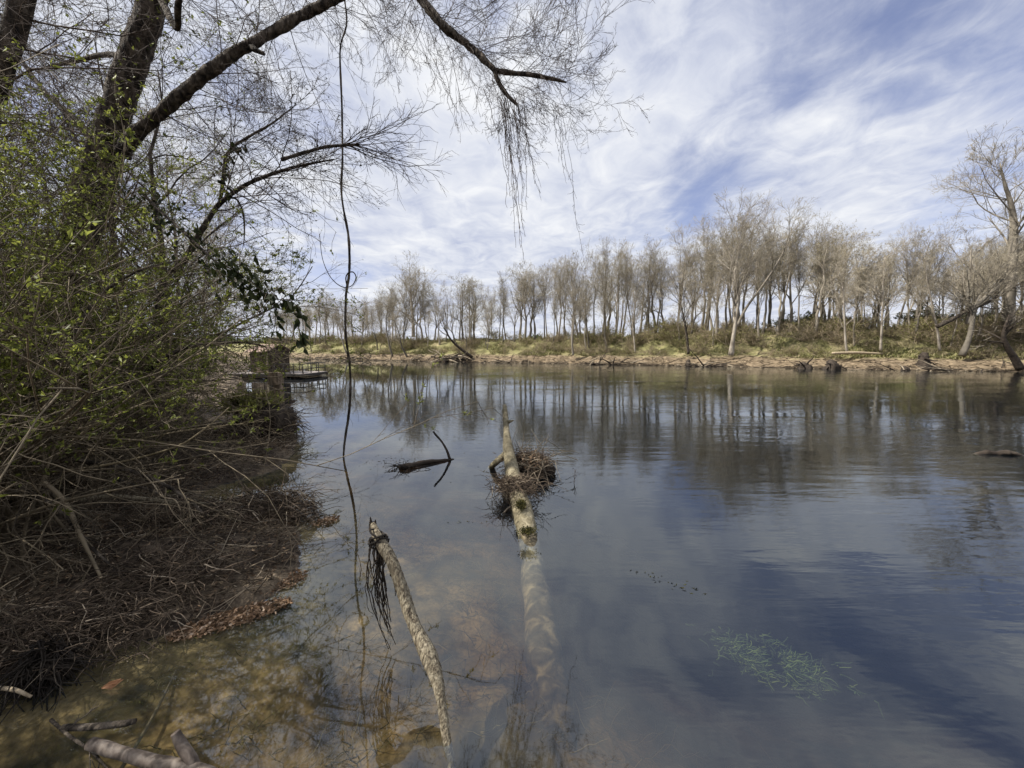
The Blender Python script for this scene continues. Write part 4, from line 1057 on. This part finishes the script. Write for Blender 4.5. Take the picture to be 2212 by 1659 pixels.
branch('fallen_branch', 'thick fallen branch lying level across the mud at left', T([(-30, 1082, 3.4), (90, 1062, 3.5), (150, 1080, 3.55), (250, 1072, 3.7), (380, 1085, 3.9), (500, 1090, 4.2)]), [.042, .034, .026, .022, .017, .008], M['stick_bark'], 'branch', 6, 8, tl=.2)
branch('fallen_branch', 'forked branch standing with spread legs on the mud', T([(95, 1040, 3.0), (140, 1085, 3.0), (185, 1180, 2.95), (235, 1280, 2.85)]), [.012, .017, .013, .008], M['twig_tan'], 'branch', 5, 9, tl=.35, up=-.1)
branch('fallen_branch', 'thin branch propped from left edge down to the mud', T([(-20, 1010, 3.2), (60, 1060, 3.1), (130, 1105, 3.05), (205, 1190, 3.0), (285, 1260, 2.9), (330, 1290, 2.85)]), [.016, .015, .013, .011, .008, .004], M['bark_dark'], 'branch', 5, 10, tl=.2)
branch('fallen_branch', 'pale dead stick lying on the lower bank', T([(150, 1362, 2.72), (215, 1350, 2.78), (265, 1330, 2.85), (310, 1305, 2.95)]), [.011, .011, .009, .005], M['cane'], 'stick', 3, 11, tl=.3)
branch('fallen_branch', 'brown stick lying across the mud at lower left', T([(-20, 1335, 2.75), (90, 1320, 2.85), (190, 1302, 2.95), (270, 1280, 3.05)]), [.010, .010, .008, .004], M['twig_tan'], 'stick', 3, 12, tl=.2)
branch('pale_shoot', 'white bent shoot hanging in front of the mud', T([(290, 1005, 3.5), (330, 1045, 3.45), (350, 1072, 3.4), (378, 1080, 3.4), (390, 1102, 3.4)]), [.006, .006, .006, .006, .004], M['wood_pale'], 'shoot')
branch('pale_branch', 'pale dead branch lying along the foot of the debris heap', T([(590, 1008, 6.4), (650, 1012, 6.4)][:0] + [(560, 985, 7.0), (600, 990, 7.0), (624, 992, 7.0), (660, 980, 7.0), (705, 978, 7.0)]), [.02, .018, .012, .006, .003], M['wood_pale'], 'branch', 6, 13, tmat=M['twig_dark'], tl=.35)

# wet sticks at the bottom left
def zpts(lst): return [gp(u, v, z) for u, v, z in lst]
branch('broken_stick', 'thick brown stick with a pale broken end in the lower left shallows', zpts([(196, 1606, .05), (260, 1626, .045), (330, 1645, .035), (420, 1662, .02), (520, 1700, -.01)]), [.026, .026, .027, .028, .028], M['stick_wet'], 'stick', 0, 14, 14, 60, .08)
branch('broken_stick', 'short knobbed stick poking up beside the thick brown stick', zpts([(378, 1582, .16), (392, 1610, .10), (412, 1640, .05), (430, 1680, -.02)]), [.018, .022, .024, .026], M['stick_wet'], 'stick', 0, 15, 14, 40, .12)
branch('broken_stick', 'straight dark stick lying level in the lower left shallows', zpts([(135, 1572, .02), (200, 1570, .03), (260, 1564, .04), (292, 1558, .05)]), [.016, .016, .015, .012], M['bark_dark'], 'stick', 0, 16, 12, 40, .08)
branch('broken_stick', 'thin forked twig lying in the lower left shallows', zpts([(110, 1555, .01), (150, 1590, .02), (200, 1625, .02), (235, 1665, .01)]), [.008, .007, .006, .004], M['bark_dark'], 'stick', 3, 17, 8, 40, .1)
branch('sunken_reed', 'long straight submerged reed slanting up from the thick stick', zpts([(262, 1660, -.06), (300, 1600, -.06), (340, 1530, -.06), (380, 1448, -.05)]), [.010, .009, .008, .004], M['twig_tan'], 'reed', 0, 18, 8, 30, .05)
branch('pale_twig', 'pale curved twig at the left edge above the shallows', zpts([(-20, 1484, .10), (30, 1490, .11), (68, 1505, .06)]), [.010, .010, .007], M['wood_pale'], 'twig', 0, 19)
# orange leaf on the shallows
P = gp(238, 1480, .012); rng = np.random.default_rng(3)
b = MB(); b.leaves(np.array([[-.035, -.02, 0], [-.02, -.03, .004], [.0, .0, .006]]), np.array([[1, .5, .1], [.8, .9, .1], [.7, -.2, .15]]), np.array([.10, .085, .06]), np.array([.05, .04, .035]), rng, .2, .1)
o = b.build('fallen_leaf', M['wheat_leaf']); o.location = tuple(P); tag(o, 'orange curled dead leaf floating in the lower left shallows', 'leaf')

# ------------------------------------------------------------------ vines
def hanging_vine():
    Y = 7.0
    pts = [at(738, -40, Y), at(741, 30, Y), at(734, 110, Y), at(733, 220, Y), at(737, 330, Y), at(741, 420, Y), at(746, 520, Y), at(752, 585, Y), at(751, 640, Y), at(756, 720, Y), at(758, 800, Y), at(754, 880, Y), at(745, 950, Y), at(742, 985, Y), gp(741, 992, -.3)]
    p = np.array(pts[-2]); root = empty('hanging_vine', p, 'long woody vine hanging from the limb down to the water', 'vine')
    kr = np.random.default_rng(6)
    pts = [np.asarray(q_) + (kr.normal(size=3) * [.035, .03, .03] if 0 < k_ < 12 else 0) for k_, q_ in enumerate(pts)]
    b = MB(); b.limb(pts, [.014, .014, .014, .016, .017, .018, .02, .022, .021, .021, .022, .022, .02, .018, .016], 9, 260, .30, 9, 3); st_o = b.build('vine_stem', M['bark_dark'], root, p)
    c = MB()
    lp = [at(690, 505, Y), at(697, 560, Y), at(715, 600, Y), at(740, 620, Y), at(760, 617, Y), at(769, 600, Y), at(763, 588, Y), at(752, 590, Y), at(747, 602, Y), at(751, 625, Y)]
    c.limb(lp, [.005, .006, .007, .009, .009, .009, .010, .011, .012, .012], 7, 90, .1, 9, 4); c.build('vine_loop', M['bark_dark'], root, p)
    rng = np.random.default_rng(5); P, R = spline(pts[:-2], [.01] * 13, 60)
    A = spawn(P[None], R[None], 16, rng, .05, .95, (30, 10), .05, 6, .2, -.12, .3, .003, .6, .6, .1)
    t = MB(); t.tubes(*A, 3); t.build('tendril', M['twig_dark'], st_o, p)
hanging_vine()

def strands(name, label, top, bot, n, spread, Y, seed, r=.0042, side=5):
    a = at(*top, Y); b_ = at(*bot, Y); rng = np.random.default_rng(seed)
    root = empty(name, a, label, 'vine')
    t = np.linspace(0, 1, 26)
    mb = MB()
    L = a[2] - b_[2]
    ends = np.concatenate([[1.], rng.uniform(.35, .92, n - 1)])
    off = rng.normal(size=(n, 2)) * spread
    P = np.empty((n, 26, 3))
    for i in range(n):
        s = t * ends[i]
        w = np.cumsum(rng.normal(size=(26, 2)), 0) * .012
        P[i, :, 0] = a[0] + (b_[0] - a[0]) * s + off[i, 0] * (1 - s * .9) + w[:, 0]
        P[i, :, 1] = a[1] + off[i, 1] * (1 - s * .9) + w[:, 1]
        P[i, :, 2] = a[2] - L * s
    R = np.full((n, 26), r) * np.linspace(1.2, .6, 26)[None]
    mb.tubes(P, R, 4)
    A = spawn(P, R, side, rng, .05, .98, (40, 15), .05, 4, .3, -.1, .8, .0028, .7, .6, .2); mb.tubes(*A, 3)
    o = mb.build('vine_strand', M['twig_dark'], root, a)
strands('dangling_vine', 'thick bundle of dangling vines under the limb tip', (1095, 215), (1136, 572), 13, .13, 6.5, 1, side=14)
strands('dangling_vine', 'thin dangling vine at the right end of the limb', (1195, 225), (1253, 552), 5, .07, 6.5, 2, .003, side=10)
strands('dangling_vine', 'short forked dangling vines left of the limb tip', (945, 130), (1000, 310), 5, .10, 6.5, 3, .0032, side=12)
strands('dangling_vine', 'fine dangling vine between bundle and limb end', (1112, 215), (1165, 435), 4, .07, 6.5, 4, .003, side=10)
strands('dangling_vine', 'fine hanging tendrils just left of the long woody vine', (650, 330), (690, 560), 5, .22, 7.1, 5, .003, side=8)

def leafy_vine(name, label, pts, rad, n, L, seed, spread=.1, rag=1.):
    p = np.asarray(pts[0]); root = empty(name, p, label, 'vine')
    b = MB(); b.limb(pts, rad, 7, 50, .1, 9, seed); st_o = b.build('vine_stem', M['bark_dark'], root, p)
    rng = np.random.default_rng(seed); P, R = spline(pts, rad, 100); i = (rng.random(n) ** rag * 99).astype(int)
    C = P[i] + rng.normal(size=(n, 3)) * spread
    D = rng.normal(size=(n, 3)) * .45 + np.array([.2, 0, -.9])
    l = MB(); l.leaves(C, D, L * (.7 + .5 * rng.random(n)), L * .5, rng, .15, .2); l.build('foliage', M['leaf_dark'], st_o, p)
leafy_vine('leafy_vine', 'dark leaved vine draped diagonally down through the thicket', T([(300, 410, 5.0), (345, 455, 5.0), (400, 505, 4.9), (460, 560, 4.8), (500, 590, 4.7), (530, 615, 4.7)]), [.02, .018, .016, .012, .010, .006], 230, .085, 8, .10)
leafy_vine('leafy_vine', 'cluster of big dark hanging leaves at the thicket edge', T([(480, 570, 4.6), (515, 590, 4.6), (545, 610, 4.6), (575, 640, 4.6)]), [.008, .007, .006, .004], 70, .13, 9, .10)
leafy_vine('leafy_vine', 'sprig of dark pointed leaves hanging in front of the far bank', T([(560, 600, 4.4), (600, 645, 4.4), (625, 648, 4.4), (648, 670, 4.4), (655, 710, 4.4), (650, 745, 4.4)]), [.004] * 6, 34, .14, 10, .035)
leafy_vine('leafy_vine', 'second sprig of dark leaves left of the pointed sprig', T([(575, 640, 4.4), (590, 660, 4.4), (595, 690, 4.4), (590, 720, 4.4)]), [.004] * 4, 14, .13, 11, .03)
leafy_vine('leafy_vine', 'small dark leaves climbing the slender tree branch', T([(488, 420, 7.3), (482, 390, 7.3), (484, 360, 7.3), (500, 325, 7.3), (525, 318, 7.3)]), [.005] * 5, 60, .13, 12, .06)

# ------------------------------------------------------------------ log, stick and dead branch in the water
def sunken_log():
    lp = [gp(1216, 1780, -.48), gp(1205, 1640, -.43), gp(1185, 1480, -.37), gp(1165, 1330, -.27), gp(1152, 1235, -.155), gp(1142, 1165, -.05), gp(1128, 1100, .03), gp(1115, 1052, .09)]
    up = [at(1104, 1005, 5.75), at(1097, 965, 6.15), at(1095, 940, 6.4), at(1093, 915, 6.65), at(1091, 893, 6.85), at(1090, 876, 7.0)]
    pts = lp + up
    r = [.165, .155, .145, .132, .12, .11, .125, .11, .10, .078, .058, .052, .046, .036]
    p = np.array(lp[5]); root = empty('sunken_log', p, 'long pale log rising from under the water to a broken tip', 'log')
    b = MB(); b.limb(pts[5:], r[5:], 28, 130, .10, 6, 21); b.build('log_body', M['log'], root, p)
    b = MB(); b.limb(pts[:5] + [pts[5] + np.array([-.002, .02, -.006])], r[:5] + [.108], 28, 100, .10, 4.5, 22); b.build('sunken_end', M['log_wet'], root, p)
    f = MB(); f.limb([at(1098, 978, 6.1), at(1082, 990, 6.15), at(1068, 1002, 6.2), gp(1050, 1022, -.25)], [.07, .055, .05, .045], 14, 30, .08, 5, 22); f.build('side_branch', M['log'], root, p)
    n1 = at(1098, 912, 6.65)
    f = MB(); f.limb([n1, n1 + [.05, 0, .02], n1 + [.10, 0, .035]], [.035, .022, .006], 8, 10, .2, 9, 3); f.build('knot', M['log'], root, p)
    rng = np.random.default_rng(23)
    for (u_, v_, z_, e, n) in ((1125, 1090, .17, (.055, .11, .02), 420), (1140, 1148, .12, (.07, .06, .02), 360)):
        c = gp(u_, v_, z_); C = c + rng.normal(size=(n, 3)) * .55 * np.array(e); m = MB(); m.leaves(C, rng.normal(size=(n, 3)) + [0, 0, .6], .03, .012, rng); m.build('moss_patch', M['moss'], root, p)
    # bent twig stub on the near side
    m = MB(); q = gp(1108, 1092, .05); m.limb([q, q + [-.06, -.05, -.02], q + [-.13, -.12, -.06]], [.016, .013, .009], 8, 14, .1, 9, 4); m.build('twig_stub', M['bark_dark'], root, p)
sunken_log()
c = gp(1144, 1022); c[2] = .14; c[1] += .05
straw_mass('flood_debris', 'matted nest of dead twigs and leaves caught on the pale log', 'debris', c, (.34, .33, .17), 2300, 51, M['debris'], (.08, .30), (.0025, .006), .1, core=([(-.22, 0, -.12), (0, 0, -.07), (.20, .04, -.06), (.36, -.12, -.10)], [.08, .11, .12, .08]), sticks=14)
nest = bpy.data.objects['flood_debris']
rng = np.random.default_rng(151); n = 520
st = rng.normal(size=(n, 3)) * [.13, .13, .035] + (gp(1112, 1046, .19) - c)
P, R = walk(st, rng.normal(size=(n, 3)) * [1, .7, .3], .10 + .25 * rng.random(n), 6, rng, .3, -.10, .0045, .002)
b = MB(); b.tubes(P, R, 3); b.build('root_wrap', M['debris'], nest)
P, R = walk(rng.normal(size=(60, 3)) * [.28, .28, .05] + [.05, 0, .08], rng.normal(size=(60, 3)) * [1, .6, .55] + [.2, 0, .3], .2 + .35 * rng.random(60), 6, rng, .12, -.02, .006, .002)
b = MB(); b.tubes(P, R, 4); b.build('loose_twigs', M['driftwood'], nest)
rng = np.random.default_rng(52); n = 420
b = MB(); C = c + rng.normal(size=(n, 3)) * np.array([.16, .17, .04]) + [0, 0, .11]; b.leaves(C, rng.normal(size=(n, 3)) * [1, 1, .5], .045, .02, rng); o = b.build('dead_leaves', M['mat_leaf'], None, c); tag(o, 'dead brown leaves lying on the matted nest on the log', 'leaves')

def dead_branch():
    Y = gp(972, 992)[1]; p = gp(972, 992)
    root = empty('dead_branch', p, 'dark curved dead branch sticking out of the calm water', 'branch')
    b = MB(); b.limb([gp(975, 996, -.25), p, at(966, 975, Y), at(955, 955, Y), at(942, 940, Y), at(936, 932, Y)], [.03, .028, .022, .019, .018, .015], 10, 50, .14, 9, 31); b.build('upright_branch', M['snag_dark'], root, p)
    b = MB(); b.limb([gp(980, 992, .0), gp(950, 995, .02), gp(915, 999, .03), gp(880, 1006, .04), gp(862, 1010, .02)], [.015, .025, .035, .05, .035], 12, 40, .35, 7, 32); b.build('floating_branch', M['snag_dark'], root, p)
    rng = np.random.default_rng(33); st = np.tile(gp(872, 1008, .03) - p, (46, 1)) + rng.normal(size=(46, 3)) * [.12, .05, .012]
    P, R = walk(st, rng.normal(size=(46, 3)) * [1, .6, .2] + [-.5, 0, 0], .22, 5, rng, .3, -.04, .006, .003); b = MB(); b.tubes(P, R, 4); b.build('rootlet', M['root'], root)
dead_branch()

def fore_stick():
    top = np.array([-.93, 2.46, .86]); base = np.array([-.333, 1.79, 0])
    uv = [(806, 1132), (818, 1165), (848, 1215), (878, 1300), (900, 1360), (925, 1415), (945, 1470), (955, 1530), (965, 1595)]
    ys = np.interp(np.arange(9), [0, 8], [2.46, 1.80])
    pts = [at(u_, v_, y_) for (u_, v_), y_ in zip(uv, ys)] + [gp(975, 1650, -.08), gp(985, 1760, -.26)]
    r = [.018, .033, .036, .037, .037, .045, .034, .026, .022, .022, .022]
    p = np.array([pts[8][0], pts[8][1], 0.]); root = empty('driftwood_stake', p, 'crooked weathered stake leaning up from the foreground water', 'stake')
    b = MB(); b.limb(pts, r, 30, 170, .16, 7, 41); body = b.build('stake_body', M['stick_bark'], root, p)
    # splintered top
    t0 = pts[0]; s = MB()
    for k, (dx, dz) in enumerate(((-.012, .05), (.012, .03), (.0, .02))): s.limb([t0 + [dx, 0, -.05], t0 + [dx * 1.1, 0, .0], t0 + [dx * 1.4, 0, dz]], [.016, .011, .003], 7, 12, .2, 20, k)
    s.build('splinter', M['bark_dark'], body, p)
    rng = np.random.default_rng(43); n = 22
    hang = at(822, 1168, 2.40)
    st = hang + rng.normal(size=(n, 3)) * [.035, .03, .02]
    endp = gp(850, 1395, .02)
    t = np.linspace(0, 1, 16); P = np.empty((n, 16, 3)); ends = np.concatenate([[1.02, .98, .96, .93], rng.uniform(.3, .9, n - 4)])
    for i in range(n):
        s_ = t * ends[i]; w = np.cumsum(rng.normal(size=(16, 2)), 0) * .006
        P[i] = st[i] * (1 - s_)[:, None] + endp * s_[:, None]; P[i, :, 0] += w[:, 0] + .03 * np.sin(s_ * 3) * rng.normal() - .05 * np.sin(s_ * PI); P[i, :, 1] += w[:, 1]
    rt = MB(); rt.tubes(P, np.linspace(.0055, .0025, 16)[None].repeat(n, 0) * rng.uniform(.7, 1.2, (n, 1)), 5)
    rt.build('hanging_roots', M['root'], root, p)
    # rootlets wound round the top
    w = MB()
    a = np.linspace(0, 2 * PI, 14)
    for k in range(9):
        cc = pts[1] + np.array([rng.normal() * .008, rng.normal() * .008, rng.normal() * .022]); rr_ = .043 + .006 * rng.random(); tl = rng.normal(size=2) * .3
        q = np.stack([cc[0] + rr_ * np.cos(a), cc[1] + rr_ * np.sin(a), cc[2] + rr_ * (np.cos(a) * tl[0] + np.sin(a) * tl[1])], 1)
        w.tubes(q[None], np.full((1, 14), .006), 5)
    w.build('root_wrap', M['root'], root, p)
fore_stick()

# tiny twig poking from the water
P = gp(1240, 1043); root = empty('water_twig', P, 'tiny forked twig poking up from the open water', 'twig')
rng = np.random.default_rng(9); A = walk(np.array([[0, 0, -.05]]), [[.1, 0, 1]], .24, 6, rng, .1, 0, .005, .003); Bq = spawn(*A, 6, rng, .3, .95, (40, 10), .45, 4, .15, .02, .7, .0028)
b = MB(); b.tubes(*A, 5); b.tubes(*Bq, 4); b.build('twig_body', M['twig_dark'], root)

# ------------------------------------------------------------------ under and on the water
def weeds():
    rng = np.random.default_rng(77); n = 5200
    x = rng.uniform(-2.4, 2.6, n); y = rng.uniform(1.0, 5.2, n)
    dm = segdist(x, y, Lsh); h = height(x, y)
    cl = fbm(np.stack([x * 1.3, y * 1.3, 0 * x + 2], 1), 3)
    ok = (h < -.06) & (h > -.75) & (cl > -.05)
    st = np.stack([x, y, h], 1)[ok]; m = len(st)
    fl = np.array([.85, -.35, .35]); side = rng.random(m) < .45
    d = rng.normal(size=(m, 3)) * .45 + np.where(side[:, None], np.array([[-.2, -.2, .7]]), fl)
    L = .08 + .20 * rng.random(m)
    P, R = walk(st, d, L, 7, rng, .28, -.05, .0016 + .0018 * rng.random(m), .0008)
    P[:, :, 2] = np.minimum(P[:, :, 2], -.015)
    b = MB(); b.tubes(P, R, 3); tag(b.build('water_weed', M['weed']), kind='stuff')
weeds()
def alga_patch():
    rng = np.random.default_rng(78); c = gp(1665, 1425, -.085); n = 2000
    root = empty('alga_patch', c, 'bright green water weed patch trailing under the surface', 'water weed')
    s = rng.normal(size=(n, 2)) * [.15, .075]; a = -.55
    cl = fbm(np.stack([s[:, 0] * 9, s[:, 1] * 14, 0 * s[:, 0]], 1), 3); s = s[cl > .0]; n = len(s)
    st = np.stack([s[:, 0] * math.cos(a) - s[:, 1] * math.sin(a), s[:, 0] * math.sin(a) + s[:, 1] * math.cos(a), -.05 + .09 * rng.random(n)], 1)
    P, R = walk(st, np.array([[.85, -.5, .02]]) + rng.normal(size=(n, 3)) * [.4, .4, .10], .03 + .08 * rng.random(n), 6, rng, .35, 0, .0045, .002)
    P[:, :, 2] = np.minimum(P[:, :, 2], .072)
    b = MB(); b.tubes(P, R, 4); b.build('fronds', M['alga'], root)
alga_patch()
def floaters():
    rng = np.random.default_rng(79); C = []
    for (u_, v_, su, sv, n) in ((845, 1000, .25, .18, 110), (1440, 1255, .16, .05, 30), (1000, 1128, .12, .02, 10), (1050, 1010, .8, .4, 24), (660, 1185, .2, .12, 30), (500, 1370, .25, .08, 40)):
        c = gp(u_, v_); q = rng.normal(size=(n, 2)) * [su, sv]; a = -.5 if u_ > 1200 else .1
        C.append(np.stack([c[0] + q[:, 0] * math.cos(a) - q[:, 1] * math.sin(a), c[1] + q[:, 0] * math.sin(a) + q[:, 1] * math.cos(a), np.full(n, .004)], 1))
    C = np.concatenate(C); b = MB(); b.leaves(C, rng.normal(size=C.shape) * [1, .5, .02] + [.4, -.2, 0], .015 + .03 * rng.random(len(C)), .005 + .005 * rng.random(len(C)), rng, .1, .0)
    tag(b.build('floating_bits', M['moss']), kind='stuff')
floaters()

# ------------------------------------------------------------------ sky, sun, camera
def world():
    w = bpy.data.worlds.new('World'); S.world = w; w.use_nodes = True
    nt = w.node_tree; nt.nodes.clear(); N = nt.nodes.new; Lk = nt.links.new
    sky = N('ShaderNodeTexSky'); sky.sky_type = 'NISHITA'; sky.sun_disc = False; sky.sun_elevation = SUN_EL
    sky.sun_rotation = math.atan2(SUN[0], SUN[1]); sky.air_density = 1.0; sky.dust_density = .6; sky.ozone_density = 2.0
    tc = N('ShaderNodeTexCoord'); nrm = N('ShaderNodeVectorMath'); nrm.operation = 'NORMALIZE'; Lk(tc.outputs['Generated'], nrm.inputs[0])
    sp = N('ShaderNodeSeparateXYZ'); Lk(nrm.outputs[0], sp.inputs[0])
    z = N('ShaderNodeMath'); z.operation = 'MAXIMUM'; Lk(sp.outputs[2], z.inputs[0]); z.inputs[1].default_value = 0.
    zz = N('ShaderNodeMath'); zz.operation = 'ADD'; Lk(z.outputs[0], zz.inputs[0]); zz.inputs[1].default_value = .10
    dx = N('ShaderNodeMath'); dx.operation = 'DIVIDE'; Lk(sp.outputs[0], dx.inputs[0]); Lk(zz.outputs[0], dx.inputs[1])
    dy = N('ShaderNodeMath'); dy.operation = 'DIVIDE'; Lk(sp.outputs[1], dy.inputs[0]); Lk(zz.outputs[0], dy.inputs[1])
    cb = N('ShaderNodeCombineXYZ'); Lk(dx.outputs[0], cb.inputs[0]); Lk(dy.outputs[0], cb.inputs[1])
    def noise(scale, st, rot, detail, rough=.5, dist=0., off=(0, 0, 0)):
        mp = N('ShaderNodeMapping'); mp.vector_type = 'TEXTURE'; mp.inputs['Rotation'].default_value = (0, 0, rot); mp.inputs['Scale'].default_value = st; mp.inputs['Location'].default_value = off
        Lk(cb.outputs[0], mp.inputs[0]); n = N('ShaderNodeTexNoise'); n.inputs['Scale'].default_value = scale; n.inputs['Detail'].default_value = detail; n.inputs['Roughness'].default_value = rough; n.inputs['Distortion'].default_value = dist
        Lk(mp.outputs[0], n.inputs['Vector']); return n.outputs['Fac']
    rot = math.radians(9)
    a = noise(1.7, (1, 1.5, 1), rot, 8, .55, .7, (5.3, 2.2, 0)); b = noise(5.5, (1, 1.25, 1), rot - .3, 9, .6, .8, (3, 1, 0)); c = noise(.7, (1, 1.5, 1), rot, 3, .5, 0, (7, 2, 0))
    def madd(x, k, y):
        m = N('ShaderNodeMath'); m.operation = 'MULTIPLY_ADD'; Lk(x, m.inputs[0]); m.inputs[1].default_value = k
        if isinstance(y, float): m.inputs[2].default_value = y
        else: Lk(y, m.inputs[2])
        return m.outputs[0]
    cov = madd(a, .75, madd(b, .28, madd(c, .20, .125)))
    # clear patches and thick banks where the photograph has them
    for (u_, v_, k, wgt) in HOLES:
        d = at(u_, v_, 10.) - np.array([0, 0, H]); d = d / np.linalg.norm(d)
        dt = N('ShaderNodeVectorMath'); dt.operation = 'DOT_PRODUCT'; Lk(nrm.outputs[0], dt.inputs[0]); dt.inputs[1].default_value = tuple(d)
        e = N('ShaderNodeMath'); e.operation = 'MULTIPLY_ADD'; Lk(dt.outputs['Value'], e.inputs[0]); e.inputs[1].default_value = k; e.inputs[2].default_value = -k
        x = N('ShaderNodeMath'); x.operation = 'EXPONENT'; Lk(e.outputs[0], x.inputs[0])
        cov = madd(x.outputs[0], -wgt, cov)
    mr = N('ShaderNodeMapRange'); mr.interpolation_type = 'SMOOTHSTEP'; mr.inputs[1].default_value = .30; mr.inputs[2].default_value = .78; Lk(cov, mr.inputs[0])
    mr.inputs[3].default_value = .10; mr.inputs[4].default_value = 1.
    cl = ramp(nt, [(.36, (3.5, 3.85, 5.0)), (.52, (5.0, 5.25, 5.95)), (.68, (6.5, 6.6, 6.8))])
    sh = madd(a, .55, madd(b, .5, 0.)); Lk(sh, cl.inputs[0])
    tint = N('ShaderNodeMix'); tint.data_type = 'RGBA'; tint.blend_type = 'MULTIPLY'; tint.inputs[0].default_value = 1.; Lk(sky.outputs[0], tint.inputs[6]); tint.inputs[7].default_value = (1.25, 1.0, 1.05, 1)
    mx = N('ShaderNodeMix'); mx.data_type = 'RGBA'; Lk(mr.outputs[0], mx.inputs[0]); Lk(tint.outputs[2], mx.inputs[6]); Lk(cl.outputs[0], mx.inputs[7])
    bg = N('ShaderNodeBackground'); bg.inputs[1].default_value = .09; Lk(mx.outputs[2], bg.inputs[0])
    o = N('ShaderNodeOutputWorld'); Lk(bg.outputs[0], o.inputs[0])
HOLES = [(2000, -500, 14, .10), (1500, -700, 14, .08), (1540, 385, 300, .34), (1470, 480, 340, .24), (1650, 170, 40, -.12), (1850, 330, 60, -.08), (2150, 30, 60, .26), (1850, 110, 160, .16), (2180, 290, 120, .20), (2010, 560, 200, .30), (730, 620, 200, .26), (1000, 60, 90, .18), (1350, 525, 260, .18),
         (1700, 300, 200, .10), (1300, 60, 120, .10), (620, 330, 90, .14), (900, 480, 14, -.10), (1400, 250, 30, -.06), (1900, 470, 60, -.10), (2100, 180, 90, -.06)]
world()
sl = bpy.data.lights.new('sun', 'SUN'); sl.energy = 5.0; sl.angle = math.radians(.6); sl.color = (1., .95, .86)
so = bpy.data.objects.new('sun', sl); COL.objects.link(so)
sd = np.array([SUN[0], SUN[1], 0.]); sd /= np.linalg.norm(sd); sd = sd * math.cos(SUN_EL) + np.array([0, 0, math.sin(SUN_EL)])
from mathutils import Vector
so.rotation_euler = Vector(sd).to_track_quat('Z', 'Y').to_euler(); so.location = (-20, 5, 30)

cd = bpy.data.cameras.new('camera'); cd.sensor_width = 36; cd.lens = 831.6 / 2212 * 36; cd.clip_start = .05; cd.clip_end = 3000
co = bpy.data.objects.new('camera', cd); COL.objects.link(co); co.location = (0, 0, H); co.rotation_euler = (PI / 2 - TH, 0, 0)
S.camera = co
S.view_settings.view_transform = 'Standard'; S.view_settings.look = 'None'; S.view_settings.exposure = .68; S.view_settings.gamma = 1
S.render.engine = 'CYCLES'
S.cycles.max_bounces = 7; S.cycles.diffuse_bounces = 2; S.cycles.glossy_bounces = 3; S.cycles.transparent_max_bounces = 12; S.cycles.transmission_bounces = 3
S.cycles.volume_bounces = 0; S.cycles.caustics_reflective = False; S.cycles.caustics_refractive = False; S.cycles.sample_clamp_indirect = 6
S.cycles.use_denoising = True
